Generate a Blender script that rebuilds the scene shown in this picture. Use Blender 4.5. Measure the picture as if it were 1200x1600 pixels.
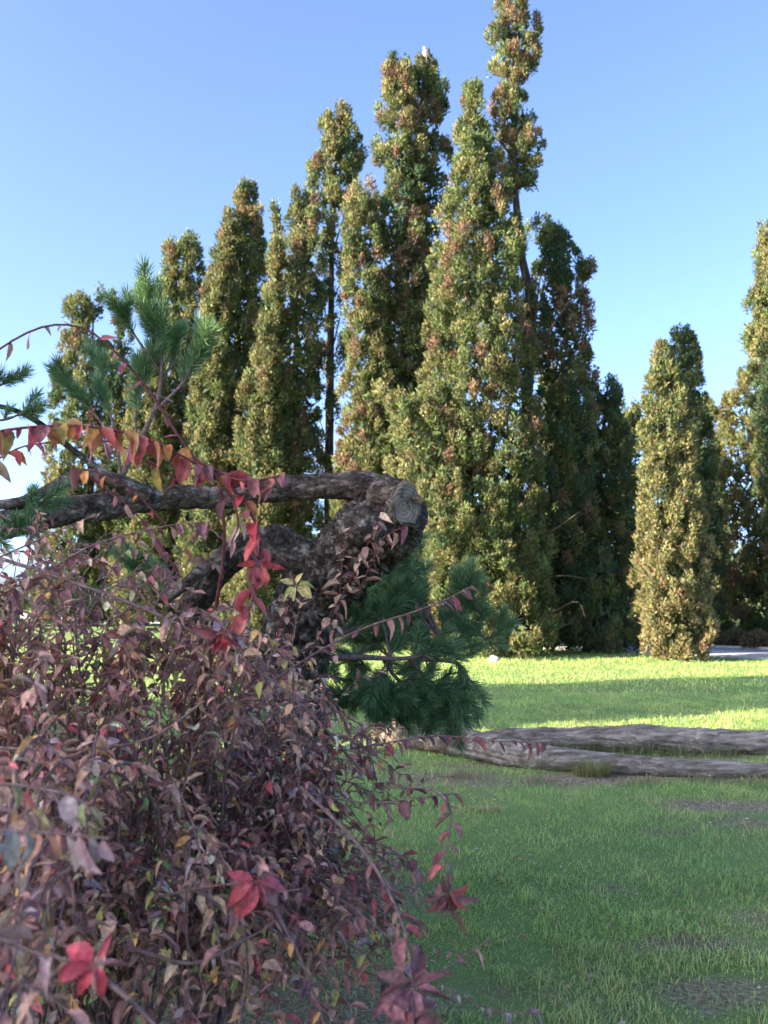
import bpy, math, random
import numpy as np
from mathutils import Vector, Matrix

random.seed(7)
rng = np.random.default_rng(11)
scene = bpy.context.scene
for o in list(bpy.data.objects):
    bpy.data.objects.remove(o)

# ------------------------------------------------------------------ camera
FPX = 1500.0            # focal length in pixels of the 1200x1600 photograph
CAM_H = 1.40
PITCH = math.atan(130 / FPX)
cam_d = bpy.data.cameras.new('camera')
cam = bpy.data.objects.new('camera', cam_d)
scene.collection.objects.link(cam)
cam.location = (0, 0, CAM_H)
cam.rotation_euler = (math.pi / 2 + PITCH, 0, 0)
cam_d.sensor_fit = 'HORIZONTAL'
cam_d.sensor_width = 36
cam_d.lens = 36 * FPX / 1200
cam_d.clip_start = 0.05
cam_d.clip_end = 6000
cam_d.dof.use_dof = True
cam_d.dof.focus_distance = 4.2
cam_d.dof.aperture_fstop = 6.0
scene.camera = cam

# ------------------------------------------------------------------ sky, sun, exposure
SUN_EL = math.radians(20)
SUN_DIR = Vector((-0.93, -0.36, 0)).normalized()      # horizontal direction towards the sun
world = bpy.data.worlds.new('World')
scene.world = world
world.use_nodes = True
wn = world.node_tree.nodes
bg = wn['Background']
sky = wn.new('ShaderNodeTexSky')
sky.sky_type = 'NISHITA'
sky.sun_disc = False
sky.sun_elevation = SUN_EL
sky.sun_rotation = math.atan2(SUN_DIR.x, SUN_DIR.y)
sky.altitude = 100
sky.air_density = 0.4
sky.dust_density = 2.5
sky.ozone_density = 2.8
bg.inputs['Strength'].default_value = 0.10
world.node_tree.links.new(sky.outputs[0], bg.inputs['Color'])
sun_d = bpy.data.lights.new('sun', 'SUN')
sun_d.energy = 3.5
sun_d.angle = math.radians(0.5)
sun_d.color = (1.0, 0.85, 0.64)
sun = bpy.data.objects.new('sun', sun_d)
scene.collection.objects.link(sun)
tosun = Vector((SUN_DIR.x * math.cos(SUN_EL), SUN_DIR.y * math.cos(SUN_EL), math.sin(SUN_EL)))
sun.rotation_euler = tosun.to_track_quat('Z', 'Y').to_euler()
sun.location = tosun * 80
scene.view_settings.view_transform = 'Standard'
scene.view_settings.look = 'None'
scene.view_settings.gamma = 1
scene.view_settings.use_curve_mapping = False
scene.view_settings.exposure = 2.98
scene.render.engine = 'CYCLES'
scene.cycles.sample_clamp_indirect = 4
scene.cycles.filter_width = 1.4
scene.cycles.max_bounces = 6
scene.cycles.transparent_max_bounces = 4

# ------------------------------------------------------------------ helpers
COL = scene.collection


def pix(x, y, d):
    """pixel of the photograph -> world point at forward distance d"""
    u = (x - 600) / FPX
    v = -(y - 800) / FPX
    c, s = math.cos(PITCH), math.sin(PITCH)
    dx, dy, dz = u, c - v * s, s + v * c
    k = d / dy
    return np.array((dx * k, d, CAM_H + dz * k))


def ground_d(y):
    """forward distance at which pixel row y meets the ground"""
    v = -(y - 800) / FPX
    c, s = math.cos(PITCH), math.sin(PITCH)
    return -CAM_H / ((s + v * c) / (c - v * s))


def gpt(x, y):
    return pix(x, y, ground_d(y))


def tag(o, label=None, cat=None, group=None, kind=None):
    if label: o['label'] = label
    if cat: o['category'] = cat
    if group: o['group'] = group
    if kind: o['kind'] = kind
    return o


def link(name, me, parent=None):
    o = bpy.data.objects.new(name, me)
    COL.objects.link(o)
    if parent is not None:
        o.parent = parent
    return o


def empty(name, loc=(0, 0, 0)):
    o = bpy.data.objects.new(name, None)
    o.empty_display_size = 0.2
    COL.objects.link(o)
    o.location = loc
    return o


def make_mesh(name, V, F, mat, col=None, smooth=False, off=(0, 0, 0), mats=None, midx=None):
    """V (n,3); F list of (m,k) index arrays; col (n,3)"""
    V = np.asarray(V, dtype=np.float64) - np.asarray(off, dtype=np.float64)
    if not isinstance(F, list):
        F = [F]
    F = [np.asarray(f) for f in F if len(f)]
    me = bpy.data.meshes.new(name)
    me.vertices.add(len(V))
    me.vertices.foreach_set('co', V.astype(np.float32).ravel())
    loops = np.concatenate([f.ravel() for f in F]).astype(np.int32)
    sizes = np.concatenate([np.full(len(f), f.shape[1]) for f in F])
    starts = np.concatenate([[0], np.cumsum(sizes)[:-1]]).astype(np.int32)
    me.loops.add(len(loops))
    me.loops.foreach_set('vertex_index', loops)
    me.polygons.add(len(sizes))
    me.polygons.foreach_set('loop_start', starts)
    if mats:
        for m in mats:
            me.materials.append(m)
        if midx is not None:
            me.polygons.foreach_set('material_index', np.asarray(midx, dtype=np.int32))
    else:
        me.materials.append(mat)
    me.update(calc_edges=True)
    if smooth:
        me.polygons.foreach_set('use_smooth', np.ones(len(sizes), dtype=bool))
    if col is not None:
        a = me.attributes.new('col', 'FLOAT_COLOR', 'POINT')
        c4 = np.ones((len(V), 4), dtype=np.float32)
        c4[:, :3] = col
        a.data.foreach_set('color', c4.ravel())
    return me


def catmull(P, n):
    P = np.asarray(P, float)
    if len(P) == 2:
        t = np.linspace(0, 1, n)[:, None]
        return P[0] * (1 - t) + P[1] * t
    Q = np.vstack([2 * P[0] - P[1], P, 2 * P[-1] - P[-2]])
    out = []
    ts = np.linspace(0, len(P) - 1, n)
    for t in ts:
        i = min(int(t), len(P) - 2)
        f = t - i
        a, b, c, d = Q[i], Q[i + 1], Q[i + 2], Q[i + 3]
        out.append(0.5 * (2 * b + (c - a) * f + (2 * a - 5 * b + 4 * c - d) * f * f + (3 * b - a - 3 * c + d) * f ** 3))
    return np.array(out)


def unit(v):
    v = np.asarray(v, float)
    return v / np.maximum(np.linalg.norm(v, axis=-1, keepdims=True), 1e-9)


_ph = rng.uniform(0, 6.28, (12, 3))
_fr = rng.normal(0, 1, (12, 3, 3))


def vnoise(P, scale, seed=0):
    """cheap smooth noise in about -1..1"""
    P = np.asarray(P, float) / scale
    r = np.zeros(P.shape[:-1])
    for k in range(4):
        i = (k + seed * 3) % 12
        w = P @ _fr[i]
        r += np.sin(w[..., 0] * 1.7 + _ph[i, 0] + 1.3 * np.sin(w[..., 1] + _ph[i, 1])) * np.cos(w[..., 2] + _ph[i, 2])
    return r / 2.4


def tube(path, rad, sides=8, disp=None, cap=True, flat=None):
    """verts and quads of a tube along path with radii; disp(P, frac, ang) -> radial factor"""
    path = np.asarray(path, float)
    n = len(path)
    rad = np.asarray(rad, float) * np.ones(n)
    T = unit(np.gradient(path, axis=0))
    a = np.array((0, 0, 1.0)) if abs(T[0][2]) < 0.9 else np.array((1.0, 0, 0))
    N = unit(np.cross(T[0], a))
    Ns = [N]
    for i in range(1, n):
        N = N - T[i] * np.dot(N, T[i])
        N = N / max(np.linalg.norm(N), 1e-9)
        Ns.append(N)
    Ns = np.array(Ns)
    Bs = np.cross(T, Ns)
    ang = np.linspace(0, 2 * math.pi, sides, endpoint=False)
    dirs = Ns[:, None, :] * np.cos(ang)[None, :, None] + Bs[:, None, :] * np.sin(ang)[None, :, None]
    R = rad[:, None] * np.ones((n, sides))
    if disp is not None:
        base = path[:, None, :] + dirs * R[..., None]
        R = R * disp(base, np.linspace(0, 1, n)[:, None] * np.ones((n, sides)), ang[None, :] * np.ones((n, sides)))
    V = (path[:, None, :] + dirs * R[..., None]).reshape(-1, 3)
    i = np.arange(n - 1)[:, None]
    j = np.arange(sides)[None, :]
    q = np.stack([i * sides + j, i * sides + (j + 1) % sides, (i + 1) * sides + (j + 1) % sides, (i + 1) * sides + j], -1).reshape(-1, 4)
    F = [q]
    if cap:
        V = np.vstack([V, path[0], path[-1]])
        k = np.arange(sides)
        F.append(np.stack([np.full(sides, len(V) - 2), (k + 1) % sides, k], -1))
        b = (n - 1) * sides
        F.append(np.stack([np.full(sides, len(V) - 1), b + k, b + (k + 1) % sides], -1))
    return V, F


def inside_poly(x, y, poly):
    c = False; j = len(poly) - 1
    for i in range(len(poly)):
        xi, yi = poly[i]; xj, yj = poly[j]
        if (yi > y) != (yj > y) and x < (xj - xi) * (y - yi) / (yj - yi) + xi: c = not c
        j = i
    return c


class Bag:
    """collects pieces of geometry into one mesh"""
    def __init__(s):
        s.V = []; s.F = {}; s.C = []; s.n = 0

    def add(s, V, F, col=None):
        if not isinstance(F, list): F = [F]
        for f in F:
            if len(f):
                s.F.setdefault(f.shape[1], []).append(np.asarray(f) + s.n)
        s.V.append(np.asarray(V)); s.n += len(V)
        if col is not None:
            c = np.asarray(col, float)
            s.C.append(np.broadcast_to(c, (len(V), 3)) if c.ndim == 1 else c)

    def mesh(s, name, mat, smooth=False, off=(0, 0, 0)):
        V = np.vstack(s.V)
        F = [np.vstack(v) for v in s.F.values()]
        return make_mesh(name, V, F, mat, np.vstack(s.C) if s.C else None, smooth, off)


# ------------------------------------------------------------------ materials
def new_mat(name):
    m = bpy.data.materials.new(name)
    m.use_nodes = True
    nt = m.node_tree
    b = nt.nodes['Principled BSDF']
    return m, nt, b


def N(nt, kind, **kw):
    n = nt.nodes.new(kind)
    for k, v in kw.items():
        if k in n.inputs.keys() if isinstance(k, str) else False:
            n.inputs[k].default_value = v
        else:
            setattr(n, k, v)
    return n


def ramp(nt, stops, fac):
    r = nt.nodes.new('ShaderNodeValToRGB')
    e = r.color_ramp.elements
    while len(e) < len(stops): e.new(0.5)
    for el, (p, c) in zip(e, stops):
        el.position = p
        el.color = (*c, 1)
    nt.links.new(fac, r.inputs[0])
    return r.outputs[0]


def foliage_mat(name, trans=0.25, rough=0.7, spec=0.2, back=None, grain=0.0, backfac=0.6):
    m, nt, b = new_mat(name)
    L = nt.links
    at = nt.nodes.new('ShaderNodeAttribute'); at.attribute_name = 'col'
    c = at.outputs['Color']
    if grain:
        tc = nt.nodes.new('ShaderNodeTexCoord')
        no = nt.nodes.new('ShaderNodeTexNoise'); no.inputs['Scale'].default_value = grain; no.inputs['Detail'].default_value = 4
        gp = nt.nodes.new('ShaderNodeNewGeometry'); L.new(gp.outputs['Position'], no.inputs['Vector'])
        v = nt.nodes.new('ShaderNodeMapRange'); v.inputs['From Min'].default_value = .3; v.inputs['From Max'].default_value = .7
        v.inputs['To Min'].default_value = 0.5; v.inputs['To Max'].default_value = 1.5
        L.new(no.outputs['Fac'], v.inputs['Value'])
        mx = nt.nodes.new('ShaderNodeVectorMath'); mx.operation = 'MULTIPLY'
        L.new(c, mx.inputs[0]); L.new(v.outputs[0], mx.inputs[1])
        c = mx.outputs[0]
    front = c
    if back:
        ge = nt.nodes.new('ShaderNodeNewGeometry')
        f = nt.nodes.new('ShaderNodeMath'); f.operation = 'MULTIPLY'; f.inputs[1].default_value = backfac
        L.new(ge.outputs['Backfacing'], f.inputs[0])
        mi = nt.nodes.new('ShaderNodeMix'); mi.data_type = 'RGBA'
        L.new(f.outputs[0], mi.inputs['Factor'])
        L.new(c, mi.inputs['A']); mi.inputs['B'].default_value = (*back, 1)
        c = mi.outputs['Result']
    L.new(c, b.inputs['Base Color'])
    b.inputs['Roughness'].default_value = rough
    b.inputs['Specular IOR Level'].default_value = spec
    if trans:
        t = nt.nodes.new('ShaderNodeBsdfTranslucent')
        g = nt.nodes.new('ShaderNodeGamma'); g.inputs[1].default_value = 0.8
        L.new(front, g.inputs[0]); L.new(g.outputs[0], t.inputs['Color'])
        ms = nt.nodes.new('ShaderNodeMixShader'); ms.inputs[0].default_value = trans
        L.new(b.outputs[0], ms.inputs[1]); L.new(t.outputs[0], ms.inputs[2])
        L.new(ms.outputs[0], nt.nodes['Material Output'].inputs['Surface'])
    return m


def bark_mat(name, dark, mid, pale, scale=18, bump=0.6, stretch=(1, 1, 1), flake=True):
    m, nt, b = new_mat(name)
    L = nt.links
    tc = nt.nodes.new('ShaderNodeTexCoord')
    mp = nt.nodes.new('ShaderNodeMapping'); mp.inputs['Scale'].default_value = stretch
    L.new(tc.outputs['Object'], mp.inputs['Vector'])
    n1 = nt.nodes.new('ShaderNodeTexNoise'); n1.inputs['Scale'].default_value = scale; n1.inputs['Detail'].default_value = 9; n1.inputs['Roughness'].default_value = .68
    L.new(mp.outputs[0], n1.inputs['Vector'])
    vo = nt.nodes.new('ShaderNodeTexVoronoi'); vo.feature = 'DISTANCE_TO_EDGE'; vo.inputs['Scale'].default_value = scale * 1.5
    wp = nt.nodes.new('ShaderNodeVectorMath'); wp.operation = 'MULTIPLY_ADD'; wp.inputs[1].default_value = (.14, .14, .14)
    L.new(n1.outputs['Color'], wp.inputs[0]); L.new(mp.outputs[0], wp.inputs[2])
    L.new(wp.outputs[0], vo.inputs['Vector'])
    c1 = ramp(nt, [(.30, dark), (.52, mid), (.72, pale)], n1.outputs['Fac'])
    cr = nt.nodes.new('ShaderNodeMapRange'); cr.inputs['From Max'].default_value = .10; cr.inputs['To Min'].default_value = .6; cr.inputs['To Max'].default_value = 1
    L.new(vo.outputs['Distance'], cr.inputs['Value'])
    mu = nt.nodes.new('ShaderNodeVectorMath'); mu.operation = 'MULTIPLY'
    L.new(c1, mu.inputs[0])
    if flake: L.new(cr.outputs[0], mu.inputs[1])
    else: mu.inputs[1].default_value = (1, 1, 1)
    L.new(mu.outputs[0], b.inputs['Base Color'])
    b.inputs['Roughness'].default_value = .92
    b.inputs['Specular IOR Level'].default_value = .15
    ad = nt.nodes.new('ShaderNodeMath'); ad.operation = 'MULTIPLY_ADD'; ad.inputs[1].default_value = .5
    L.new(cr.outputs[0], ad.inputs[0]); L.new(n1.outputs['Fac'], ad.inputs[2])
    bu = nt.nodes.new('ShaderNodeBump'); bu.inputs['Strength'].default_value = bump; bu.inputs['Distance'].default_value = .02
    L.new(ad.outputs[0], bu.inputs['Height']); L.new(bu.outputs[0], b.inputs['Normal'])
    return m


M = {}
M['crown'] = foliage_mat('conifer_foliage', .22, .85, .05)
M['grass'] = foliage_mat('grass_blade', .32, .5, .35)
M['leaf'] = foliage_mat('russet_leaf', .26, .45, .32, back=(.32, .17, .15), grain=90, backfac=.5)
M['redleaf'] = foliage_mat('crimson_leaf', .30, .40, .40, back=(.40, .14, .13), grain=50, backfac=.45)
M['needle'] = foliage_mat('pine_needle', .12, .45, .35)
M['bark'] = bark_mat('pine_bark', (.018, .014, .012), (.085, .066, .055), (.40, .35, .30), 15, 1.0)
M['limb'] = bark_mat('limb_bark', (.028, .021, .017), (.135, .100, .078), (.46, .39, .33), 20, 1.0, (.5, 1, 1))
M['twig'] = bark_mat('twig_bark', (0.096, 0.064, 0.061), (0.176, 0.112, 0.104), (0.320, 0.224, 0.208), 60, .3, flake=False)
M['shoot'] = bark_mat('red_shoot', (.07, .02, .025), (.14, .045, .05), (.2, .09, .09), 60, .2, flake=False)
M['trunk'] = bark_mat('conifer_bark', (.02, .015, .013), (.07, .052, .042), (.16, .13, .11), 8, .6, (1, 1, .25))
M['log'] = bark_mat('weathered_log', (.075, .060, .050), (.27, .235, .20), (.52, .475, .42), 24, 1.0, (.10, 1.0, 1.0), flake=False)
M['logbark'] = bark_mat('log_bark', (.04, .032, .027), (.18, .145, .12), (.42, .36, .31), 16, 1.0, (.35, 1.2, 1.2))


def soil_ground():
    m, nt, b = new_mat('lawn_ground')
    L = nt.links
    tc = nt.nodes.new('ShaderNodeTexCoord')
    n1 = nt.nodes.new('ShaderNodeTexNoise'); n1.inputs['Scale'].default_value = .8; n1.inputs['Detail'].default_value = 8; n1.inputs['Roughness'].default_value = .65
    n2 = nt.nodes.new('ShaderNodeTexNoise'); n2.inputs['Scale'].default_value = 45; n2.inputs['Detail'].default_value = 6
    L.new(tc.outputs['Object'], n1.inputs['Vector']); L.new(tc.outputs['Object'], n2.inputs['Vector'])
    c1 = ramp(nt, [(.35, (.11, .18, .055)), (.55, (.14, .21, .065)), (.72, (.19, .21, .085))], n1.outputs['Fac'])
    c2 = ramp(nt, [(.35, (.10, .072, .05)), (.5, (.19, .15, .105)), (.66, (.33, .28, .20))], n2.outputs['Fac'])
    at = nt.nodes.new('ShaderNodeAttribute'); at.attribute_name = 'col'
    mi = nt.nodes.new('ShaderNodeMix'); mi.data_type = 'RGBA'
    L.new(at.outputs['Fac'], mi.inputs['Factor']); L.new(c1, mi.inputs['A']); L.new(c2, mi.inputs['B'])
    L.new(mi.outputs['Result'], b.inputs['Base Color'])
    b.inputs['Roughness'].default_value = .95; b.inputs['Specular IOR Level'].default_value = .1
    bu = nt.nodes.new('ShaderNodeBump'); bu.inputs['Strength'].default_value = .8; bu.inputs['Distance'].default_value = .02
    L.new(n2.outputs['Fac'], bu.inputs['Height']); L.new(bu.outputs[0], b.inputs['Normal'])
    return m


def simple(name, stops, scale, rough=.9, bump=.3, dist=.02, spec=.15):
    m, nt, b = new_mat(name)
    L = nt.links
    tc = nt.nodes.new('ShaderNodeTexCoord')
    n1 = nt.nodes.new('ShaderNodeTexNoise'); n1.inputs['Scale'].default_value = scale; n1.inputs['Detail'].default_value = 8
    L.new(tc.outputs['Object'], n1.inputs['Vector'])
    L.new(ramp(nt, stops, n1.outputs['Fac']), b.inputs['Base Color'])
    b.inputs['Roughness'].default_value = rough; b.inputs['Specular IOR Level'].default_value = spec
    bu = nt.nodes.new('ShaderNodeBump'); bu.inputs['Strength'].default_value = bump; bu.inputs['Distance'].default_value = dist
    L.new(n1.outputs['Fac'], bu.inputs['Height']); L.new(bu.outputs[0], b.inputs['Normal'])
    return m


M['path'] = simple('path_gravel', [(.3, (.30, .29, .30)), (.7, (.42, .41, .42))], 6)
M['kerb'] = simple('kerb_stone', [(.3, (.25, .24, .23)), (.7, (.38, .37, .36))], 9)
M['soil'] = simple('bed_soil', [(.3, (.06, .035, .025)), (.7, (.16, .095, .07))], 7)
M['stone'] = simple('pale_stone', [(.3, (.25, .24, .24)), (.7, (.40, .39, .39))], 12)
M['plumage_grey'] = simple('grey_plumage', [(.3, (.05, .05, .06)), (.7, (.10, .10, .12))], 30)
M['plumage_white'] = simple('pale_plumage', [(.3, (.22, .21, .21)), (.7, (.36, .35, .34))], 30)
M['beak'] = simple('beak_horn', [(.3, (.25, .17, .05)), (.7, (.4, .28, .08))], 30)


def cut_mat():
    """sawn wood: growth rings, radial cracks (object space, disc in local XY)"""
    m, nt, b = new_mat('sawn_wood')
    L = nt.links
    tc = nt.nodes.new('ShaderNodeTexCoord')
    no = nt.nodes.new('ShaderNodeTexNoise'); no.inputs['Scale'].default_value = 14; no.inputs['Detail'].default_value = 6
    L.new(tc.outputs['Object'], no.inputs['Vector'])
    wp = nt.nodes.new('ShaderNodeVectorMath'); wp.operation = 'MULTIPLY_ADD'; wp.inputs[1].default_value = (.03, .03, 0)
    L.new(no.outputs['Color'], wp.inputs[0]); L.new(tc.outputs['Object'], wp.inputs[2])
    wv = nt.nodes.new('ShaderNodeTexWave'); wv.wave_type = 'RINGS'; wv.rings_direction = 'Z'
    wv.inputs['Scale'].default_value = 20; wv.inputs['Distortion'].default_value = 1.2; wv.inputs['Detail'].default_value = 3
    L.new(wp.outputs[0], wv.inputs['Vector'])
    c1 = ramp(nt, [(.0, (.135, .105, .082)), (.5, (.175, .140, .110)), (1., (.21, .172, .138))], wv.outputs['Fac'])
    n2 = nt.nodes.new('ShaderNodeTexNoise'); n2.inputs['Scale'].default_value = 8; n2.inputs['Detail'].default_value = 8
    L.new(tc.outputs['Object'], n2.inputs['Vector'])
    v = nt.nodes.new('ShaderNodeMapRange'); v.inputs['From Min'].default_value = .3; v.inputs['From Max'].default_value = .7
    v.inputs['To Min'].default_value = .6; v.inputs['To Max'].default_value = 1.3
    L.new(n2.outputs['Fac'], v.inputs['Value'])
    mu = nt.nodes.new('ShaderNodeVectorMath'); mu.operation = 'MULTIPLY'
    L.new(c1, mu.inputs[0]); L.new(v.outputs[0], mu.inputs[1])
    L.new(mu.outputs[0], b.inputs['Base Color'])
    b.inputs['Roughness'].default_value = .85
    bu = nt.nodes.new('ShaderNodeBump'); bu.inputs['Strength'].default_value = .4; bu.inputs['Distance'].default_value = .004
    L.new(wv.outputs['Fac'], bu.inputs['Height']); L.new(bu.outputs[0], b.inputs['Normal'])
    return m


M['cut'] = cut_mat()
M['crack'] = simple('wood_crack', [(.3, (.02, .017, .015)), (.7, (.05, .04, .035))], 30)

# ------------------------------------------------------------------ ground
SOIL = []          # (x, y, rx, ry, strength)
for px, py, rx, ry, s in ((1130, 1258, .42, .22, 1), (1180, 1285, .3, .16, .8), (1060, 1470, .30, .10, .75), (1130, 1550, .25, .16, .8),
                          (950, 1385, .14, .08, .5), (1040, 1300, .2, .1, .5), (820, 1220, .8, .22, .8), (930, 1215, .6, .25, 1), (1050, 1212, .7, .25, .8),
                          (1180, 1210, .6, .25, .9), (700, 1215, .5, .3, .9), (1100, 1186, .9, .25, .55), (760, 1195, .4, .2, .8),
                          (760, 1085, .5, .5, .35), (560, 1330, .3, .2, .5), (1190, 1430, .15, .12, .5)):
    g = gpt(px, py)
    SOIL.append((g[0], g[1], rx, ry, s))
SOIL.append((-0.8, 3.1, 1.2, .8, .9))
SOIL.append((-0.4, 4.6, .6, .6, .8))


def soil_amount(P):
    r = np.zeros(len(P))
    nz = vnoise(np.c_[P[:, :2], np.zeros(len(P))], .13, 1) * .5 + vnoise(np.c_[P[:, :2], np.zeros(len(P))], .05, 2) * .35
    for x, y, rx, ry, s in SOIL:
        q = ((P[:, 0] - x) / rx) ** 2 + ((P[:, 1] - y) / ry) ** 2
        r = np.maximum(r, s * np.clip(1.35 - q + nz, 0, 1))
    big = vnoise(np.c_[P[:, :2], np.zeros(len(P))], .6, 3)
    r = np.maximum(r, np.clip(big * .7 - .42 + nz * .35, 0, .55))
    return r


def ground_z(x, y):
    P = np.stack([x, y, np.zeros_like(x)], -1)
    near = np.clip((26 - np.hypot(x, y)) / 10, 0, 1)
    return (vnoise(P, 1.6, 0) * .018 + vnoise(P, .35, 1) * .008) * near


xs = np.concatenate([np.array([-2500, -900, -400, -200, -120, -80, -60]), np.arange(-45, -4, 1.5), np.arange(-4, 6, .085), np.arange(6, 45, 1.5), np.array([60, 80, 120, 200, 400, 900, 2500])])
ys = np.concatenate([np.array([-2500, -900, -300, -100, -50, -25]), np.arange(-15, 1.5, 1.5), np.arange(1.6, 10, .085), np.arange(10.2, 30, .8), np.arange(31, 60, 3), np.array([70, 90, 120, 200, 400, 900, 3000])])
X, Y = np.meshgrid(xs, ys)
Z = ground_z(X.ravel(), Y.ravel())
GV = np.c_[X.ravel(), Y.ravel(), Z]
nx = len(xs)
ii = np.arange(len(ys) - 1)[:, None]; jj = np.arange(nx - 1)[None, :]
GF = np.stack([ii * nx + jj, ii * nx + jj + 1, (ii + 1) * nx + jj + 1, (ii + 1) * nx + jj], -1).reshape(-1, 4)
sa = soil_amount(GV)
tag(link('lawn', make_mesh('lawn', GV, GF, soil_ground(), np.repeat(sa[:, None], 3, 1), True)), kind='structure')

# path curving behind the conifers, with a low kerb, and the planting bed beyond it
pc = catmull([(30, 15.5), (18, 18.6), (11.5, 21.2), (7.6, 24.2), (3.2, 29.0), (-2.5, 37), (-12, 50), (-30, 70)], 60)
tang = unit(np.gradient(pc, axis=0)); nrm = np.c_[-tang[:, 1], tang[:, 0]]


def strip(center, off0, off1, z0, z1, name, mat, n=None):
    a = center + nrm * off0; b = center + nrm * off1
    k = len(center)
    V = np.vstack([np.c_[a, np.full(k, z1)], np.c_[b, np.full(k, z1)], np.c_[a, np.full(k, z0)], np.c_[b, np.full(k, z0)]])
    i = np.arange(k - 1)
    F = np.vstack([np.stack([i, i + 1, k + i + 1, k + i], -1), np.stack([2 * k + i, 2 * k + i + 1, i + 1, i], -1), np.stack([k + i, k + i + 1, 3 * k + i + 1, 3 * k + i], -1)])
    return link(name, make_mesh(name, V, F, mat))


# nrm points to the near/left side or far side: choose the side away from the camera as negative
tag(strip(pc, -1.6, 1.6, -.05, .03, 'path', M['path']), kind='structure')
tag(strip(pc, -1.75, -1.603, -.05, .09, 'kerb', M['kerb']), kind='structure')
tag(strip(pc, -6.5, -1.753, -.05, .06, 'planting_bed', M['soil']), kind='structure')

# ------------------------------------------------------------------ grass
def path_dist(P):
    d = np.full(len(P), 1e9)
    for c in pc:
        d = np.minimum(d, (P[:, 0] - c[0]) ** 2 + (P[:, 1] - c[1]) ** 2)
    return np.sqrt(d)


def blades(y0, y1, dens, h, w, seg, margin=1.0, drymul=1.0):
    wid = lambda y: .84 * y + 2 * margin
    area = (.42 * (y1 ** 2 - y0 ** 2) + 2 * margin * (y1 - y0))
    n = int(area * dens)
    yy = np.sqrt(rng.uniform(y0 ** 2, y1 ** 2, n))
    xx = rng.uniform(-.5, .5, n) * wid(yy)
    P = np.c_[xx, yy, ground_z(xx, yy)]
    s = soil_amount(P)
    keep = rng.uniform(0, 1, n) > s * .80
    keep &= path_dist(P) > 1.9
    keep &= ~((P[:, 0] < -.35 * P[:, 1] + .2) & (P[:, 1] < 5) & (rng.uniform(0, 1, n) < .6))
    P = P[keep]; s = s[keep]; n = len(P)
    tuft = .55 + .75 * np.clip(vnoise(P, .22, 2) + .5, 0, 1.4) + .25 * vnoise(P, .9, 3)
    H = h * tuft * rng.uniform(.45, 1.25, n)
    az = rng.uniform(0, 6.283, n)
    lean = rng.uniform(.15, 1.35, n) * H
    D = np.c_[np.cos(az), np.sin(az), np.zeros(n)]
    fa = az + math.pi / 2 + rng.normal(0, .5, n)
    S = np.c_[np.cos(fa), np.sin(fa), np.zeros(n)] * (w * rng.uniform(.6, 1.3, n))[:, None] * .5
    base = P - np.array((0, 0, .006))
    tip = base + D * lean[:, None]; tip[:, 2] += np.sqrt(np.maximum(H ** 2 - (lean * .8) ** 2, (H * .3) ** 2))
    k = np.clip(.5 + .38 * vnoise(P, 1.1, 1) + .3 * vnoise(P, .25, 0) + rng.normal(0, .22, n), 0, 1)[:, None]
    c = np.array((.190, .350, .085)) * (1 - k) + np.array((.400, .515, .140)) * k
    yel = np.clip(vnoise(P, .8, 2) * .9 - .1, 0, .6)[:, None]
    c = c * (1 - yel) + np.array((.40, .40, .15)) * yel
    wd = (vnoise(P, .16, 1) + .6 * vnoise(P, .5, 3) > .95)[:, None]
    c = np.where(wd, c * np.array((.55, .72, .75)), c)
    dry = rng.uniform(0, 1, n) < (.09 + .62 * np.clip(s, 0, 1) + .10 * np.clip(vnoise(P, .45, 3) - .1, 0, 1)) * drymul
    c[dry] = np.array((.34, .28, .15)) * rng.uniform(.55, 1.15, (dry.sum(), 1))
    if seg == 1:
        V = np.stack([base - S, base + S, tip], 1)
        F = np.arange(n * 3).reshape(n, 3)
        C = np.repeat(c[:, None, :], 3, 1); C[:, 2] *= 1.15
    else:
        mid = base + D * (lean * .28)[:, None]; mid[:, 2] += (tip[:, 2] - base[:, 2]) * .62
        V = np.stack([base - S, base + S, mid - S * .8, mid + S * .8, tip], 1)
        o = np.arange(n)[:, None] * 5
        F = np.concatenate([o + np.array([0, 1, 3]), o + np.array([0, 3, 2]), o + np.array([2, 3, 4])])
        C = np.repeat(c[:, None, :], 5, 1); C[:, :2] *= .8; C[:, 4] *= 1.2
    return V.reshape(-1, 3), F, C.reshape(-1, 3)


gb = Bag()
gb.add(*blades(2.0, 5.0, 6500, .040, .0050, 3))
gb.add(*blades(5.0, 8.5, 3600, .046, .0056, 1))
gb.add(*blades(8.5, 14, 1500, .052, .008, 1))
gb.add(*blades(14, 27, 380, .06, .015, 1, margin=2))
tag(link('grass', gb.mesh('grass', M['grass'])), 'short green lawn grass with scattered dry blades', 'grass', kind='stuff')


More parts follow.
